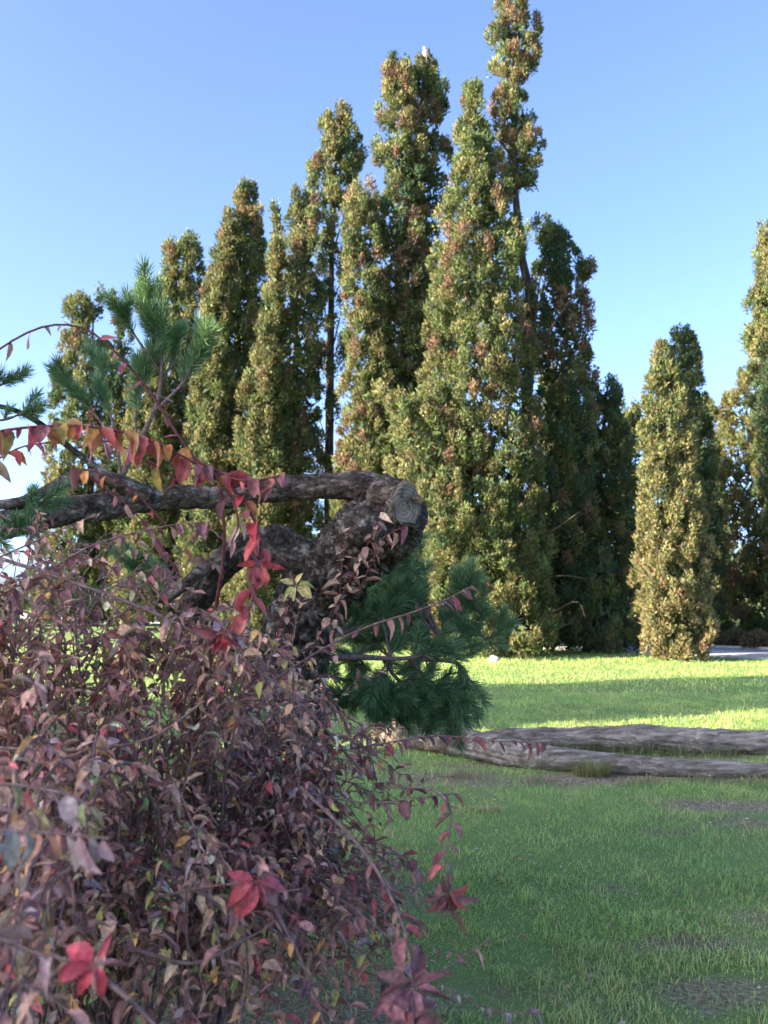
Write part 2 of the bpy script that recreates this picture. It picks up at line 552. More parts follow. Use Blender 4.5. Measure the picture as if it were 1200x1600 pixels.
def grass_tuft(px, py, h, n, spread, c0, label, group=None):
    g = gpt(px, py)
    az = rng.uniform(0, 6.283, n); r = np.sqrt(rng.uniform(0, 1, n)) * spread
    B = np.c_[np.cos(az) * r, np.sin(az) * r * .6, np.full(n, -.01)]
    H = h * rng.uniform(.5, 1.1, n)
    H = H * (1.15 - .55 * r / spread)
    out = np.c_[np.cos(az), np.sin(az), np.zeros(n)] * (H * rng.uniform(.1, 1.3, n))[:, None] + rng.normal(0, .25, (n, 3)) * h
    mid = B + out * .3; mid[:, 2] = H * .6
    tip = B + out; tip[:, 2] = H * rng.uniform(.45, 1, n)
    fa = rng.uniform(0, 6.283, n)
    S = np.c_[np.cos(fa), np.sin(fa), np.zeros(n)] * .0022
    V = np.stack([B - S, B + S, mid - S, mid + S, tip], 1).reshape(-1, 3)
    o = np.arange(n)[:, None] * 5
    F = np.concatenate([o + np.array([0, 1, 3]), o + np.array([0, 3, 2]), o + np.array([2, 3, 4])])
    C = np.repeat((np.array(c0) * rng.uniform(.6, 1.25, (n, 1)))[:, None, :], 5, 1).reshape(-1, 3)
    ob = link('grass_tuft', make_mesh('grass_tuft', V, F, M['grass'], C))
    ob.location = g
    tag(ob, label, 'grass tuft', group)


grass_tuft(925, 1212, .20, 300, .13, (.24, .24, .085), 'tall yellow-green grass tuft against the front log')
grass_tuft(762, 1268, .07, 160, .10, (.42, .36, .17), 'low straw-coloured dry grass tuft in the lawn')
for px, py in ((985, 1178), (1060, 1182), (1130, 1184), (870, 1176), (1165, 1180), (940, 1174), (1020, 1180)):
    grass_tuft(px, py, .16, 120, .16, (.16, .18, .07), 'ragged grass clump growing between the two logs', 'grass clumps between the logs')
for px, py in ((830, 1222), (1010, 1225), (1110, 1222), (1190, 1224), (730, 1215)):
    grass_tuft(px, py, .10, 90, .18, (.27, .23, .12), 'dry straw clump along the front edge of the thin log', 'dry clumps along the front log')

# fallen leaf litter on the lawn
lb = Bag()
for k in range(900):
    y = math.sqrt(random.uniform(3 ** 2, 9 ** 2)); x = random.uniform(-.3, .46) * y
    z = float(ground_z(np.array([x]), np.array([y]))[0]) + random.uniform(.025, .05)
    a = random.uniform(0, 6.28); s = random.uniform(.014, .034)
    q = np.array([(-.5, 0, 0), (0, -.3, .1), (.5, 0, random.uniform(-.2, .3)), (0, .3, .1)]) * s
    R = np.array(Matrix.Rotation(a, 3, 'Z') @ Matrix.Rotation(random.uniform(-.6, .6), 3, 'X'))
    lb.add(q @ R.T + np.array((x, y, z)), np.array([[0, 1, 2], [0, 2, 3]]), np.array(random.choice([(.30, .17, .10), (.4, .28, .17), (.24, .11, .09), (.5, .43, .33)])) * random.uniform(.6, 1.1))
tag(link('leaf_litter', lb.mesh('leaf_litter', M['grass'])), 'small dry fallen leaves scattered over the lawn', 'leaf litter', kind='stuff')

# ------------------------------------------------------------------ background conifers
GREEN = np.array((.100, .126, .050)); OLIVE = np.array((.150, .148, .064)); BROWN = np.array((.165, .112, .070)); DEEP = np.array((.055, .088, .045)); STRAW = np.array((.29, .225, .12))


def plume_geo(rows, D, leafpx=4.9, dens=1.0, mix=(.45, .4, .1, .05), holes=(), depth=1.0, brown_low=0.0, clump=1.0, widen=1.0, seed=0):
    """leaf triangles filling the shell of a crown whose outline is rows of (y, xl, xr) pixels at distance D"""
    ry = np.array([r[0] for r in rows], float); rl = np.array([r[1] for r in rows], float); rr = np.array([r[2] for r in rows], float)
    low = 1 + .14 * np.clip((ry - ry[0] - 60) / 300, 0, 1) * widen
    rm = (rl + rr) / 2; rh = (rr - rl) / 2 * low; rl = rm - rh; rr = rm + rh
    s = D / FPX
    yy = np.linspace(ry[0], ry[-1], 200)
    half = (np.interp(yy, ry, rr) - np.interp(yy, ry, rl)) / 2
    area = float(np.mean(half * 2) * (yy[-1] - yy[0]))
    cw = 10.0 * clump; ch = 17.0 * clump
    nc = max(12, int(area / (cw * ch * 4 * .60) * 3.28 * dens))
    p = half + 4; p = p / p.sum()
    ysel = rng.choice(yy, nc, p=p) + rng.uniform(-3, 3, nc)
    ysel = ysel + ch * .9 * np.clip(1 - (ysel - ry[0]) / 60, 0, 1)
    hs = np.maximum(np.interp(ysel, ry, (rr - rl) / 2) - cw * .65, 2)
    cx = np.interp(ysel, ry, (rr + rl) / 2)
    phi = rng.uniform(0, 2 * math.pi, nc)
    back = np.sin(phi) > .25                       # away from the camera: thinner there
    keep = ~(back & (rng.uniform(0, 1, nc) < .62))
    rad = np.where(rng.uniform(0, 1, nc) < .22, rng.uniform(.1, .6, nc), np.sqrt(rng.uniform(.5, 1.0, nc)))
    lob = 1 + .15 * vnoise(np.c_[ysel * .02, np.cos(phi) * 1.2, np.sin(phi) * 1.2], .5, 2) + .17 * np.sin(phi * 3 + ysel * .013 + seed) * np.sin(ysel * .021 + seed * 2.1) + .12 * np.sin(phi * 5 + ysel * .03 + seed * 3)
    ox = np.cos(phi) * hs * rad * np.clip(lob, .5, 1.10)
    od = np.sin(phi) * hs * rad * np.clip(lob, .5, 1.10) * depth
    for hx, hy, hrx, hry, kp in holes:
        q = ((cx + ox - hx) / hrx) ** 2 + ((ysel - hy) / hry) ** 2
        keep &= ~((q < 1) & (rng.uniform(0, 1, nc) > kp))
    ysel, cx, ox, od, phi, hs = [a[keep] for a in (ysel, cx, ox, od, phi, hs)]
    nc = len(ysel)
    z = np.array([pix(600, a, D)[2] for a in ysel])
    C = np.c_[(cx - 600) * s + ox * s, D + od * s, z]
    C[:, 2] = np.maximum(C[:, 2], .12)
    outw = np.c_[np.cos(phi), np.sin(phi) * depth, np.full(nc, .15)]
    # leaf count per clump
    m = int(105 / (leafpx / 6.5) ** 1.4 * clump ** 2)
    sz = rng.uniform(.6, 1.35, nc)
    q = unit(rng.normal(0, 1, (nc, m, 3)) + outw[:, None, :] * .55 + np.array((0, 0, .25)))
    el = np.stack([sz * cw, sz * cw, sz * ch * rng.uniform(.7, 1.3, nc)], -1) * s
    Pp = C[:, None, :] + q * el[:, None, :] * rng.uniform(.35, 1.05, (nc, m, 1))
    d = unit(q * .75 + outw[:, None, :] * .35 + np.array((0, 0, .95)) + rng.normal(0, .42, (nc, m, 3)))
    L = leafpx * s * rng.uniform(.6, 1.5, (nc, m, 1))
    side = unit(np.cross(d, q + rng.normal(0, .35, (nc, m, 3)))) * (leafpx * s * .36)
    V = np.stack([Pp - side, Pp + side * .9 + d * L * .15, Pp + d * L], 2)
    mixp = np.array(mix, float)
    fld = vnoise(C, 2.0, seed % 4)
    w = np.tile(mixp, (nc, 1))
    w[:, 2] *= np.clip(.45 + fld * 2.4, .02, 3.2)
    lowf = np.clip((ysel - 620) / 380, 0, 1) * brown_low
    w[:, 1] += lowf * .9; w[:, 4 - 1] *= (1 - lowf)
    if brown_low: w[:, 2] += lowf * .10
    w = np.cumsum(w / w.sum(1, keepdims=True), 1)
    pick = (rng.uniform(0, 1, (nc, 1)) > w).sum(1).clip(0, 3)
    pal = np.stack([GREEN, OLIVE, BROWN, DEEP])
    cc = pal[pick]
    cc = cc * (1 - lowf[:, None] * .35) + STRAW * lowf[:, None] * .35 if brown_low else cc
    cc = cc * rng.uniform(.75, 1.25, (nc, 1))
    c = cc[:, None, :] * rng.uniform(.72, 1.28, (nc, m, 1))
    brn = (rng.uniform(0, 1, (nc, m)) < .03 + .12 * np.clip(fld, 0, 1)[:, None])[..., None]
    c = np.where(brn, BROWN * .9 * rng.uniform(.6, 1.3, (nc, m, 1)), c)
    c = np.clip(c + rng.normal(0, .012, (nc, m, 3)), .008, .5)
    Cc = np.repeat(c[:, :, None, :], 3, 2)
    Vf = V.reshape(-1, 3)
    Cf = Cc.reshape(-1, 3)
    if dens >= .6:
        k = int(area / 42)
        y2 = rng.choice(yy, k, p=p); y2 = y2 + 26 * np.clip(1 - (y2 - ry[0]) / 70, 0, 1)
        h2 = np.maximum(np.interp(y2, ry, (rr - rl) / 2) - 9, 1.5); x2 = np.interp(y2, ry, (rr + rl) / 2)
        f2 = rng.uniform(0, 2 * math.pi, k); r2 = np.sqrt(rng.uniform(.02, .62, k)) * h2
        kp2 = np.ones(k, bool)
        for hx, hy, hrx, hry, kp in holes:
            kp2 &= ~((((x2 + np.cos(f2) * r2 - hx) / hrx) ** 2 + ((y2 - hy) / hry) ** 2 < 1.2) & (rng.uniform(0, 1, k) > kp * .6))
        y2, x2, f2, r2 = y2[kp2], x2[kp2], f2[kp2], r2[kp2]; k = len(y2)
        P2 = np.c_[(x2 - 600 + np.cos(f2) * r2) * s, D + np.sin(f2) * r2 * s * depth, np.maximum([pix(600, a, D)[2] for a in y2], .15)]
        d2 = unit(rng.normal(0, .6, (k, 3)) + np.array((0, 0, .8)))
        s2 = unit(np.cross(d2, rng.normal(0, 1, (k, 3)))) * (4.2 * s)
        V2 = np.stack([P2 - s2, P2 + s2, P2 + d2 * (14 * s)], 1).reshape(-1, 3)
        Vf = np.vstack([Vf, V2])
        Cf = np.vstack([Cf, np.repeat((GREEN * .5 + DEEP * .5) * rng.uniform(.7, 1.2, (k, 1)), 3, 0)])
    Vf[:, 2] = np.maximum(Vf[:, 2], .02)
    return Vf, np.arange(len(Vf)).reshape(-1, 3), Cf


def conifer(name, D, plumes, label, trunk, group='tall conifers in the row', trad=.16, branches=(), base_px=None, cat='tree', **kw):
    """plumes: list of (rows, overrides); trunk: list of pixels from base upward"""
    bx = trunk[0][0]
    root = empty(name, (float((bx - 600) * D / FPX), D, 0))
    off = np.array(root.location)
    b = Bag()
    for i, (rows, ov) in enumerate(plumes):
        k = dict(kw); k.update(ov); dd = k.pop('dd', 0)
        b.add(*plume_geo(rows, D + dd, seed=int(bx * 7 + i * 3) % 17, **k))
    link('crown', b.mesh('crown', M['crown'], off=off), root)
    tp = [pix(x, y, D) for x, y in trunk]
    tp[0][2] = -.1
    path = catmull(tp, 40)
    V, F = tube(path, np.linspace(trad, .02, 40), 9, lambda P, f, a: 1 + .12 * vnoise(P, .3, 1))
    link('trunk', make_mesh('trunk', V, F, M['trunk'], smooth=True, off=off), root)
    for br in branches:
        pts = [pix(x, y, D + (q[0] if q else 0)) for x, y, *q in br]
        pth = catmull(pts, 14)
        V, F = tube(pth, np.linspace(.035, .008, 14), 6)
        link('branch', make_mesh('branch', V, F, M['trunk'], smooth=True, off=off), root)
    tag(root, label, cat, group)
    return root


SP = lambda *r: list(r)
conifer('conifer', 44, [
    ([(446, 122, 150), (470, 98, 150), (500, 84, 152), (560, 78, 150), (640, 74, 150), (800, 66, 160), (975, 60, 160)], dict(dens=.8)),
    ([(450, 140, 160), (480, 140, 188), (520, 145, 200), (600, 145, 202), (760, 150, 212), (975, 150, 215)], dict(dens=.8, mix=(.5, .2, .05, .25)))],
    'hazy twin-lobed conifer at the far end of the row', [(140, 980), (142, 700), (146, 470)], holes=((150, 505, 22, 45, .25),), leafpx=4.9, clump=.85, trad=.25,
    branches=(SP((141, 720), (165, 640)), SP((143, 620), (120, 540))))
conifer('conifer', 39, [
    ([(356, 262, 285), (375, 246, 300), (400, 240, 310), (450, 238, 312), (520, 236, 312), (600, 225, 325), (760, 205, 340), (970, 200, 345)], {}),
    ([(540, 210, 235), (600, 194, 260), (760, 185, 280), (970, 180, 280)], dict(dd=-1.5, mix=(.35, .55, .08, .02)))],
    'narrow round-topped conifer next to the twin-lobed one', [(275, 985), (276, 700), (275, 370)], leafpx=4.9, clump=.85, trad=.25)
conifer('conifer', 33, [
    ([(282, 364, 392), (305, 356, 404), (350, 350, 411), (420, 345, 415), (520, 335, 415), (650, 320, 410), (800, 315, 415), (985, 310, 415)], {}),
    ([(322, 338, 356), (360, 330, 372), (430, 316, 368), (500, 302, 362), (600, 294, 360), (750, 288, 360), (985, 280, 360)], dict(dd=-.9, mix=(.4, .5, .07, .03)))],
    'conifer with two upright plumes and golden green flank', [(370, 992), (372, 700), (376, 300)], clump=.9, trad=.25)
conifer('conifer', 37, [([(302, 420, 435), (320, 416, 440), (335, 422, 434), (360, 418, 438), (400, 415, 436), (470, 412, 440), (700, 405, 450), (980, 400, 450)], dict(dens=.7))],
    'thin spindly conifer spire peeping between thicker trees', [(428, 985), (428, 600), (427, 310)], leafpx=4.9, clump=.7, trad=.14)
conifer('conifer', 29.5, [
    ([(292, 456, 474), (312, 446, 488), (360, 440, 502), (430, 432, 503), (540, 428, 500), (680, 420, 498), (850, 418, 500), (1000, 415, 500)], {}),
    ([(372, 424, 440), (420, 408, 448), (500, 392, 446), (600, 376, 444), (720, 364, 440), (860, 358, 440), (1000, 350, 440)], dict(dd=-.8, mix=(.4, .5, .08, .02)))],
    'dense olive conifer widening to the ground beside a bare trunk', [(455, 1000), (460, 700), (464, 310)], clump=.95, trad=.24)
conifer('conifer', 30.5, [
    ([(165, 520, 540), (185, 500, 556), (215, 484, 566), (255, 472, 572), (290, 470, 560), (330, 478, 548)], dict(mix=(.55, .25, .12, .08))),
    ([(330, 488, 545), (420, 490, 548), (560, 488, 545), (740, 480, 545), (990, 470, 550)], dict(dens=.4, mix=(.45, .15, .15, .25)))],
    'conifer with tufted head over a long half-bare dark trunk', [(512, 998), (514, 740), (517, 500), (520, 330), (530, 200)], trad=.20,
    branches=(SP((516, 560), (535, 480, -.3), (545, 440, -.3)), SP((516, 520), (497, 440, .2)), SP((518, 400), (540, 330, -.4), (546, 300)), SP((518, 380), (500, 310, -.3)),
              SP((515, 650), (540, 590, -.2)), SP((514, 700), (494, 640)), SP((520, 330), (512, 250, -.8), (510, 220, -.8)), SP((522, 340), (534, 260, -.8))))
big6 = conifer('conifer', 25.5, [
    ([(80, 618, 634), (95, 604, 646), (120, 594, 660), (180, 588, 668), (260, 584, 668), (350, 590, 664), (480, 588, 660), (640, 580, 665), (820, 575, 690), (1005, 575, 700)], dict(mix=(.4, .33, .22, .05))),
    ([(88, 658, 676), (106, 650, 692), (150, 645, 704), (200, 640, 709), (260, 636, 706), (330, 640, 690), (420, 640, 684), (560, 636, 680), (760, 640, 690), (1005, 640, 700)], dict(dd=.5, mix=(.45, .22, .2, .13))),
    ([(285, 556, 576), (310, 542, 588), (370, 532, 596), (440, 530, 604), (540, 540, 606), (640, 530, 620), (800, 526, 625), (1005, 520, 630)], dict(dd=-.6, mix=(.36, .42, .19, .03)))],
    'tall double-crested conifer with rusty patches under the bird', [(630, 1012), (632, 700), (634, 400), (640, 110)], trad=.28, holes=((640, 175, 10, 10, .2), (590, 420, 9, 16, .2)),
    branches=(SP((633, 500), (600, 430, -1.2)), SP((633, 420), (660, 350, -1.2))))
conifer('conifer', 23, [
    ([(-70, 800, 830), (-20, 785, 850), (20, 780, 856), (70, 764, 856), (110, 768, 852), (150, 772, 836), (200, 772, 846), (235, 795, 864), (262, 800, 852), (295, 806, 840)], dict(dens=.8, mix=(.36, .3, .3, .04), clump=.85)),
    ([(128, 736, 756), (160, 724, 764), (200, 716, 770), (250, 712, 800), (300, 700, 806), (340, 685, 815), (420, 674, 828), (520, 672, 835), (640, 670, 840), (780, 672, 850), (900, 680, 850), (1012, 690, 850)], dict(dd=-.4, dens=1.25, mix=(.5, .30, .14, .06))),
    ([(335, 836, 868), (365, 828, 884), (400, 826, 920), (430, 830, 915), (480, 826, 928), (560, 826, 934), (640, 830, 928), (760, 826, 928), (900, 820, 915), (1000, 815, 905)], dict(dd=1.0, mix=(.3, .14, .14, .42))),
    ([(395, 900, 938), (412, 902, 942), (440, 905, 930)], dict(dd=.6, mix=(.3, .2, .15, .35), clump=.8)),
    ([(600, 600, 700), (640, 590, 720), (700, 600, 760), (800, 620, 800), (920, 690, 850), (1012, 720, 880)], dict(dd=-1.0, dens=.8, mix=(.42, .5, .07, .01)))],
    'tallest ragged conifer with forked broken trunk and rusty dead foliage', [(790, 1020), (805, 800), (832, 520), (812, 380), (804, 250), (808, 120), (816, -60)], trad=.17,
    holes=((822, 322, 20, 20, .1), (830, 440, 22, 50, .35), (845, 385, 16, 20, .2), (905, 450, 14, 14, .15), (790, 170, 8, 12, .3), (780, 640, 14, 20, .3), (860, 965, 40, 22, .6), (700, 930, 20, 60, .35)),
    branches=(SP((832, 520), (822, 440, -1), (800, 360, -1.0), (795, 340, -1)), SP((834, 500), (850, 450, -.5), (855, 400)), SP((832, 520), (842, 450, -.8), (846, 420, -.8)),
              SP((815, 400), (780, 440, -1.2), (760, 470, -1.3)), SP((806, 300), (830, 262, -.3), (848, 240)), SP((805, 250), (775, 215, -.3)), SP((806, 280), (832, 285), (842, 300)),
              SP((800, 850), (860, 830, -1.2), (905, 800, -1.3)), SP((795, 950), (850, 960, -1.2), (900, 940, -1.4), (915, 965, -1.4)), SP((795, 980), (840, 990, -1.4), (890, 975, -1.5)),
              SP((792, 960), (750, 900, -1.5), (720, 880, -1.6)), SP((830, 560), (890, 470, -.5), (930, 420)), SP((797, 920), (870, 900, -1.3), (920, 905, -1.2))))
conifer('conifer', 25, [
    ([(592, 940, 962), (615, 930, 975), (660, 926, 992), (760, 924, 996), (880, 918, 992), (1004, 910, 985)], dict(mix=(.35, .12, .08, .45))),
    ([(850, 880, 930), (900, 850, 975), (960, 835, 990), (1014, 830, 990)], dict(dd=-.9, dens=.8, mix=(.3, .12, .12, .46))),
    ([(640, 860, 900), (700, 850, 940), (800, 846, 950), (900, 850, 945), (1004, 840, 940)], dict(dd=.5, dens=.8, mix=(.3, .1, .1, .5)))],
    'dark shaded conifer between the ragged tall tree and the clipped one', [(930, 1012), (934, 800), (948, 610)], trad=.2, holes=((890, 975, 40, 16, .6),))
conifer('conifer', 45, [([(625, 975, 995), (650, 960, 1010), (720, 950, 1020), (850, 945, 1020), (970, 940, 1020)], dict(mix=(.5, .2, .03, .27)))],
    'distant rounded conifer showing past the dark shaded one', [(985, 978), (985, 800), (985, 650)], trad=.25, leafpx=4.9, clump=.8)
conifer('conifer', 21, [
    ([(526, 1038, 1048), (550, 1028, 1060), (580, 1016, 1072), (630, 1006, 1082), (700, 998, 1088), (790, 992, 1098), (880, 988, 1110), (960, 988, 1114), (1005, 996, 1112), (1030, 1012, 1104)],
     dict(dens=1.5, mix=(.55, .36, .05, .04), brown_low=1.0, clump=.72, widen=0))],
    'lone columnar thuja with browned base standing on the lawn edge', [(1062, 1032), (1060, 850), (1048, 560)], group='clipped thujas by the path', trad=.13, holes=((1068, 985, 9, 32, .15),))
conifer('conifer', 29, [([(508, 1068, 1086), (526, 1058, 1098), (570, 1052, 1108), (640, 1044, 1114), (740, 1040, 1120), (860, 1036, 1122), (996, 1036, 1120)], dict(mix=(.45, .05, .0, .5), dens=1.15, clump=.7))],
    'smooth dark green conifer right behind the lone thuja', [(1078, 1000), (1078, 800), (1076, 530)], group='clipped thujas by the path', trad=.18)
conifer('conifer', 60, [([(612, 1100, 1120), (640, 1085, 1135), (700, 1080, 1136), (800, 1080, 1140), (960, 1080, 1140)], dict(mix=(.6, .2, 0, .2), dens=.9))],
    'faint distant tree in the gap beside the dark green conifer', [(1112, 965), (1112, 800), (1112, 640)], trad=.3, leafpx=4.9, clump=.8)
conifer('conifer', 32, [
    ([(345, 1210, 1240), (385, 1196, 1262), (460, 1186, 1290), (540, 1168, 1310), (620, 1146, 1330), (700, 1124, 1340), (820, 1116, 1350), (900, 1114, 1350), (992, 1124, 1345)], dict(dens=1.3, mix=(.45, .45, .07, .03))),],
    'broad golden conifer beyond the path behind low bushes', [(1225, 992), (1225, 700), (1222, 380)], trad=.3)
conifer('conifer', 27.5, [([(560, 1205, 1225), (600, 1192, 1245), (680, 1182, 1260), (780, 1184, 1270), (860, 1196, 1262), (1006, 1200, 1262)], dict(mix=(.25, .05, .02, .68)))],
    'deep green conifer in front of the broad golden one', [(1228, 1006), (1228, 800), (1215, 580)], trad=.18)


for x_, top_, D_, w_, lab in ((225, 610, 46, 62, 'low conifer filling the gap behind the narrow round-topped one'), (330, 540, 40, 60, 'conifer half hidden behind the two-plumed golden one'),
                              (412, 470, 36, 58, 'conifer wedged behind the thin spire and the olive conifer'), (580, 560, 33, 60, 'conifer closing the row behind the half-bare trunk'),
                              (695, 470, 29, 66, 'shaded conifer wedged behind the double-crested and the ragged tree'), (880, 560, 29, 66, 'conifer darkened behind the ragged forked tree')):
    conifer('conifer', D_, [([(top_, x_ - 10, x_ + 10), (top_ + 30, x_ - .45 * w_, x_ + .45 * w_), (top_ + 110, x_ - .8 * w_, x_ + .8 * w_), (top_ + 260, x_ - w_, x_ + w_), (975, x_ - w_, x_ + w_)], dict(dens=.6, clump=1.15, leafpx=6.2, widen=0))],
            lab, [(x_, 985), (x_, 800), (x_, top_ + 20)], trad=.2)


def copy_tree(o, parent=None):
    c = o.copy(); COL.objects.link(c)
    c.parent = parent
    for ch in list(o.children):
        copy_tree(ch, c)
    return c


# the row of conifers beside the lawn, outside the picture, that shades the foreground
SCREEN = [(-16 - .5 * (k % 2), y, 1.3 * k) for k, y in enumerate((7.4, 6.0, 4.6, 1.5, -.2, -1.9, -3.6, -5.3, -7.0, -8.7))] + [(-18.6, y, 2.1 + y) for y in (6.1, 4.6, -.6, -2.4, -4.2, -6.0)] + [(-17.5, y, y * 1.7) for y in (.7, -1.0, -2.7, -4.5)]
for k, (x, y, rz) in enumerate(SCREEN):
    c = copy_tree(big6)
    c.location = (x, y, 0)
    c.scale = (.85, .85, .60 if y > 3 else .53)
    c.rotation_euler = (0, 0, rz)
    tag(c, 'tall conifer in the dense screen along the shaded side of the lawn', 'tree', 'conifer screen shading the lawn')

# low bushes in the planting bed and distant woodland
def bush(px, py, D, w, h, colr, label, group='low bushes in the planting bed'):
    g = pix(px, py, D); g[2] = .05
    n = 2600
    q = unit(rng.normal(0, 1, (n, 3))); q[:, 2] = np.abs(q[:, 2])
    lump = 1 + .16 * vnoise(q, .35, 2)
    P = q * np.array((w / 2, w / 2 * .9, h)) * (rng.uniform(.75, 1, n) * lump)[:, None]
    d = unit(q + rng.normal(0, .5, (n, 3)) + np.array((0, 0, .4)))
    sd = unit(np.cross(d, q + rng.normal(0, .3, (n, 3)))) * .03
    V = np.stack([P - sd, P + sd, P + d * rng.uniform(.06, .13, (n, 1))], 1).reshape(-1, 3)
    C = np.repeat(np.array(colr) * rng.uniform(.6, 1.4, (n, 1)), 3, 0)
    root = empty('low_bush', g)
    link('foliage', make_mesh('foliage', V, np.arange(n * 3).reshape(-1, 3), M['crown'], C), root)
    for a in range(4):
        e = np.array((math.cos(a * 1.6) * w * .3, math.sin(a * 1.6) * w * .25, h * .75))
        V2, F2 = tube(catmull([(0, 0, -.08), e * .5 + np.array((0, 0, .05)), e], 6), np.linspace(.02, .008, 6), 5)
        link('stem', make_mesh('stem', V2, F2, M['trunk']), root)
    tag(root, label, 'bush', group)


bush(1128, 995, 27.5, .75, .75, (.03, .05, .018), 'round dark clipped bush next to the lone thuja', )
bush(1186, 995, 26.5, .85, .75, (.03, .05, .018), 'round dark clipped bush below the deep green conifer')
bush(1150, 1005, 26.0, .8, .42, (.085, .085, .045), 'low grey-brown bush between the two round dark ones')
bush(1115, 1005, 26.3, .7, .40, (.09, .075, .045), 'low brownish bush nearly hidden by the lone thuja')
bush(1185, 1008, 25.0, .9, .40, (.10, .085, .055), 'sprawling dull brown bush at the edge of the path')
bush(1225, 1008, 24.6, .9, .45, (.085, .085, .045), 'low grey-green bush past the sprawling brown one')
bush(955, 1000, 30.5, .9, .5, (.10, .075, .05), 'brown low bush behind the dark shaded conifer')
bush(995, 998, 29.5, .8, .45, (.085, .07, .045), 'brown low bush seen beside the foot of the lone thuja')

wb = Bag()
n = 26000
xx = rng.uniform(-42, 85, n); yy = 85 + rng.uniform(0, 10, n) + .12 * np.abs(xx)
top = 5.5 + 2.5 * vnoise(np.c_[xx, np.zeros((n, 2))], 9, 1) + 1.5 * vnoise(np.c_[xx, np.zeros((n, 2))], 2.2, 2)
top = np.where(xx < -25, top * .45, top)
zz = rng.uniform(0, 1, n) ** .8 * np.maximum(top, 1)
d = unit(rng.normal(0, 1, (n, 3)) + np.array((0, -.3, .5))); sd = unit(np.cross(d, rng.normal(0, 1, (n, 3)))) * .14
P = np.c_[xx, yy, zz]
wb.add(np.stack([P - sd, P + sd, P + d * .75], 1).reshape(-1, 3), np.arange(n * 3).reshape(-1, 3), np.repeat(np.array((.075, .09, .04)) * rng.uniform(.6, 1.4, (n, 1)), 3, 0))
tag(link('distant_woodland', wb.mesh('distant_woodland', M['crown'])), 'distant low woodland beyond the park conifers', 'woodland', kind='stuff')

# ------------------------------------------------------------------ bird on the tree top
def bird():
    p = pix(667, 92, 25.6)
    root = empty('bird', p)
    def blob(name, pts, rads, mat, sides=12, parent=root, flat=(1, 1, 1)):
        path = catmull(pts, 14)
        V, F = tube(path, np.interp(np.linspace(0, 1, 14), np.linspace(0, 1, len(rads)), rads), sides)
        return link(name, make_mesh(name, V * np.array(flat), F, mat, smooth=True), parent)
    blob('body', [(-.075, 0, .25), (-.05, 0, .19), (.0, 0, .12), (.08, 0, .05)], [.035, .075, .085, .03], M['plumage_white'])
    blob('head', [(-.03, 0, .26), (-.055, 0, .30), (-.085, 0, .315), (-.11, 0, .31)], [.035, .05, .045, .015], M['plumage_white'])
    blob('beak', [(-.105, 0, .312), (-.135, 0, .308), (-.15, 0, .295)], [.014, .01, .002], M['beak'], 8)
    for s in (-1, 1):
        blob('wing', [(-.045, s * .055, .225), (.01, s * .08, .16), (.08, s * .06, .07), (.15, s * .03, .0)], [.03, .06, .045, .008], M['plumage_grey'])
        blob('leg', [(0, s * .03, .08), (-.005, s * .03, .03), (-.01, s * .03, -.03)], [.012, .008, .008], M['beak'], 6)
    blob('tail', [(.07, 0, .06), (.14, 0, 0), (.19, 0, -.05)], [.03, .03, .02], M['plumage_grey'])
    tag(root, 'grey and white bird perched on the double-crested conifer', 'bird')


bird()

# pale stone by the far lawn edge
def stone(px, py, D, s, label):
    g = pix(px, py, D); g[2] = 0
    ph = np.linspace(0, math.pi, 9); th = np.linspace(0, 2 * math.pi, 14, endpoint=False)
    q = np.stack([np.outer(np.sin(ph), np.cos(th)), np.outer(np.sin(ph), np.sin(th)), np.outer(np.cos(ph), np.ones(14))], -1).reshape(-1, 3)
    V = q * np.array((s, s * .8, s * .7)) * (1 + .22 * vnoise(q, .8, 1))[:, None] + np.array((0, 0, s * .4))
    i = np.arange(8)[:, None]; j = np.arange(14)[None]
    F = np.stack([i * 14 + j, (i + 1) * 14 + j, (i + 1) * 14 + (j + 1) % 14, i * 14 + (j + 1) % 14], -1).reshape(-1, 4)
    o = link('stone', make_mesh('stone', V, F, M['stone']))
    o.location = g
    tag(o, label, 'stone')


stone(772, 995, 20.5, .12, 'small pale stone on the lawn before the conifer row')

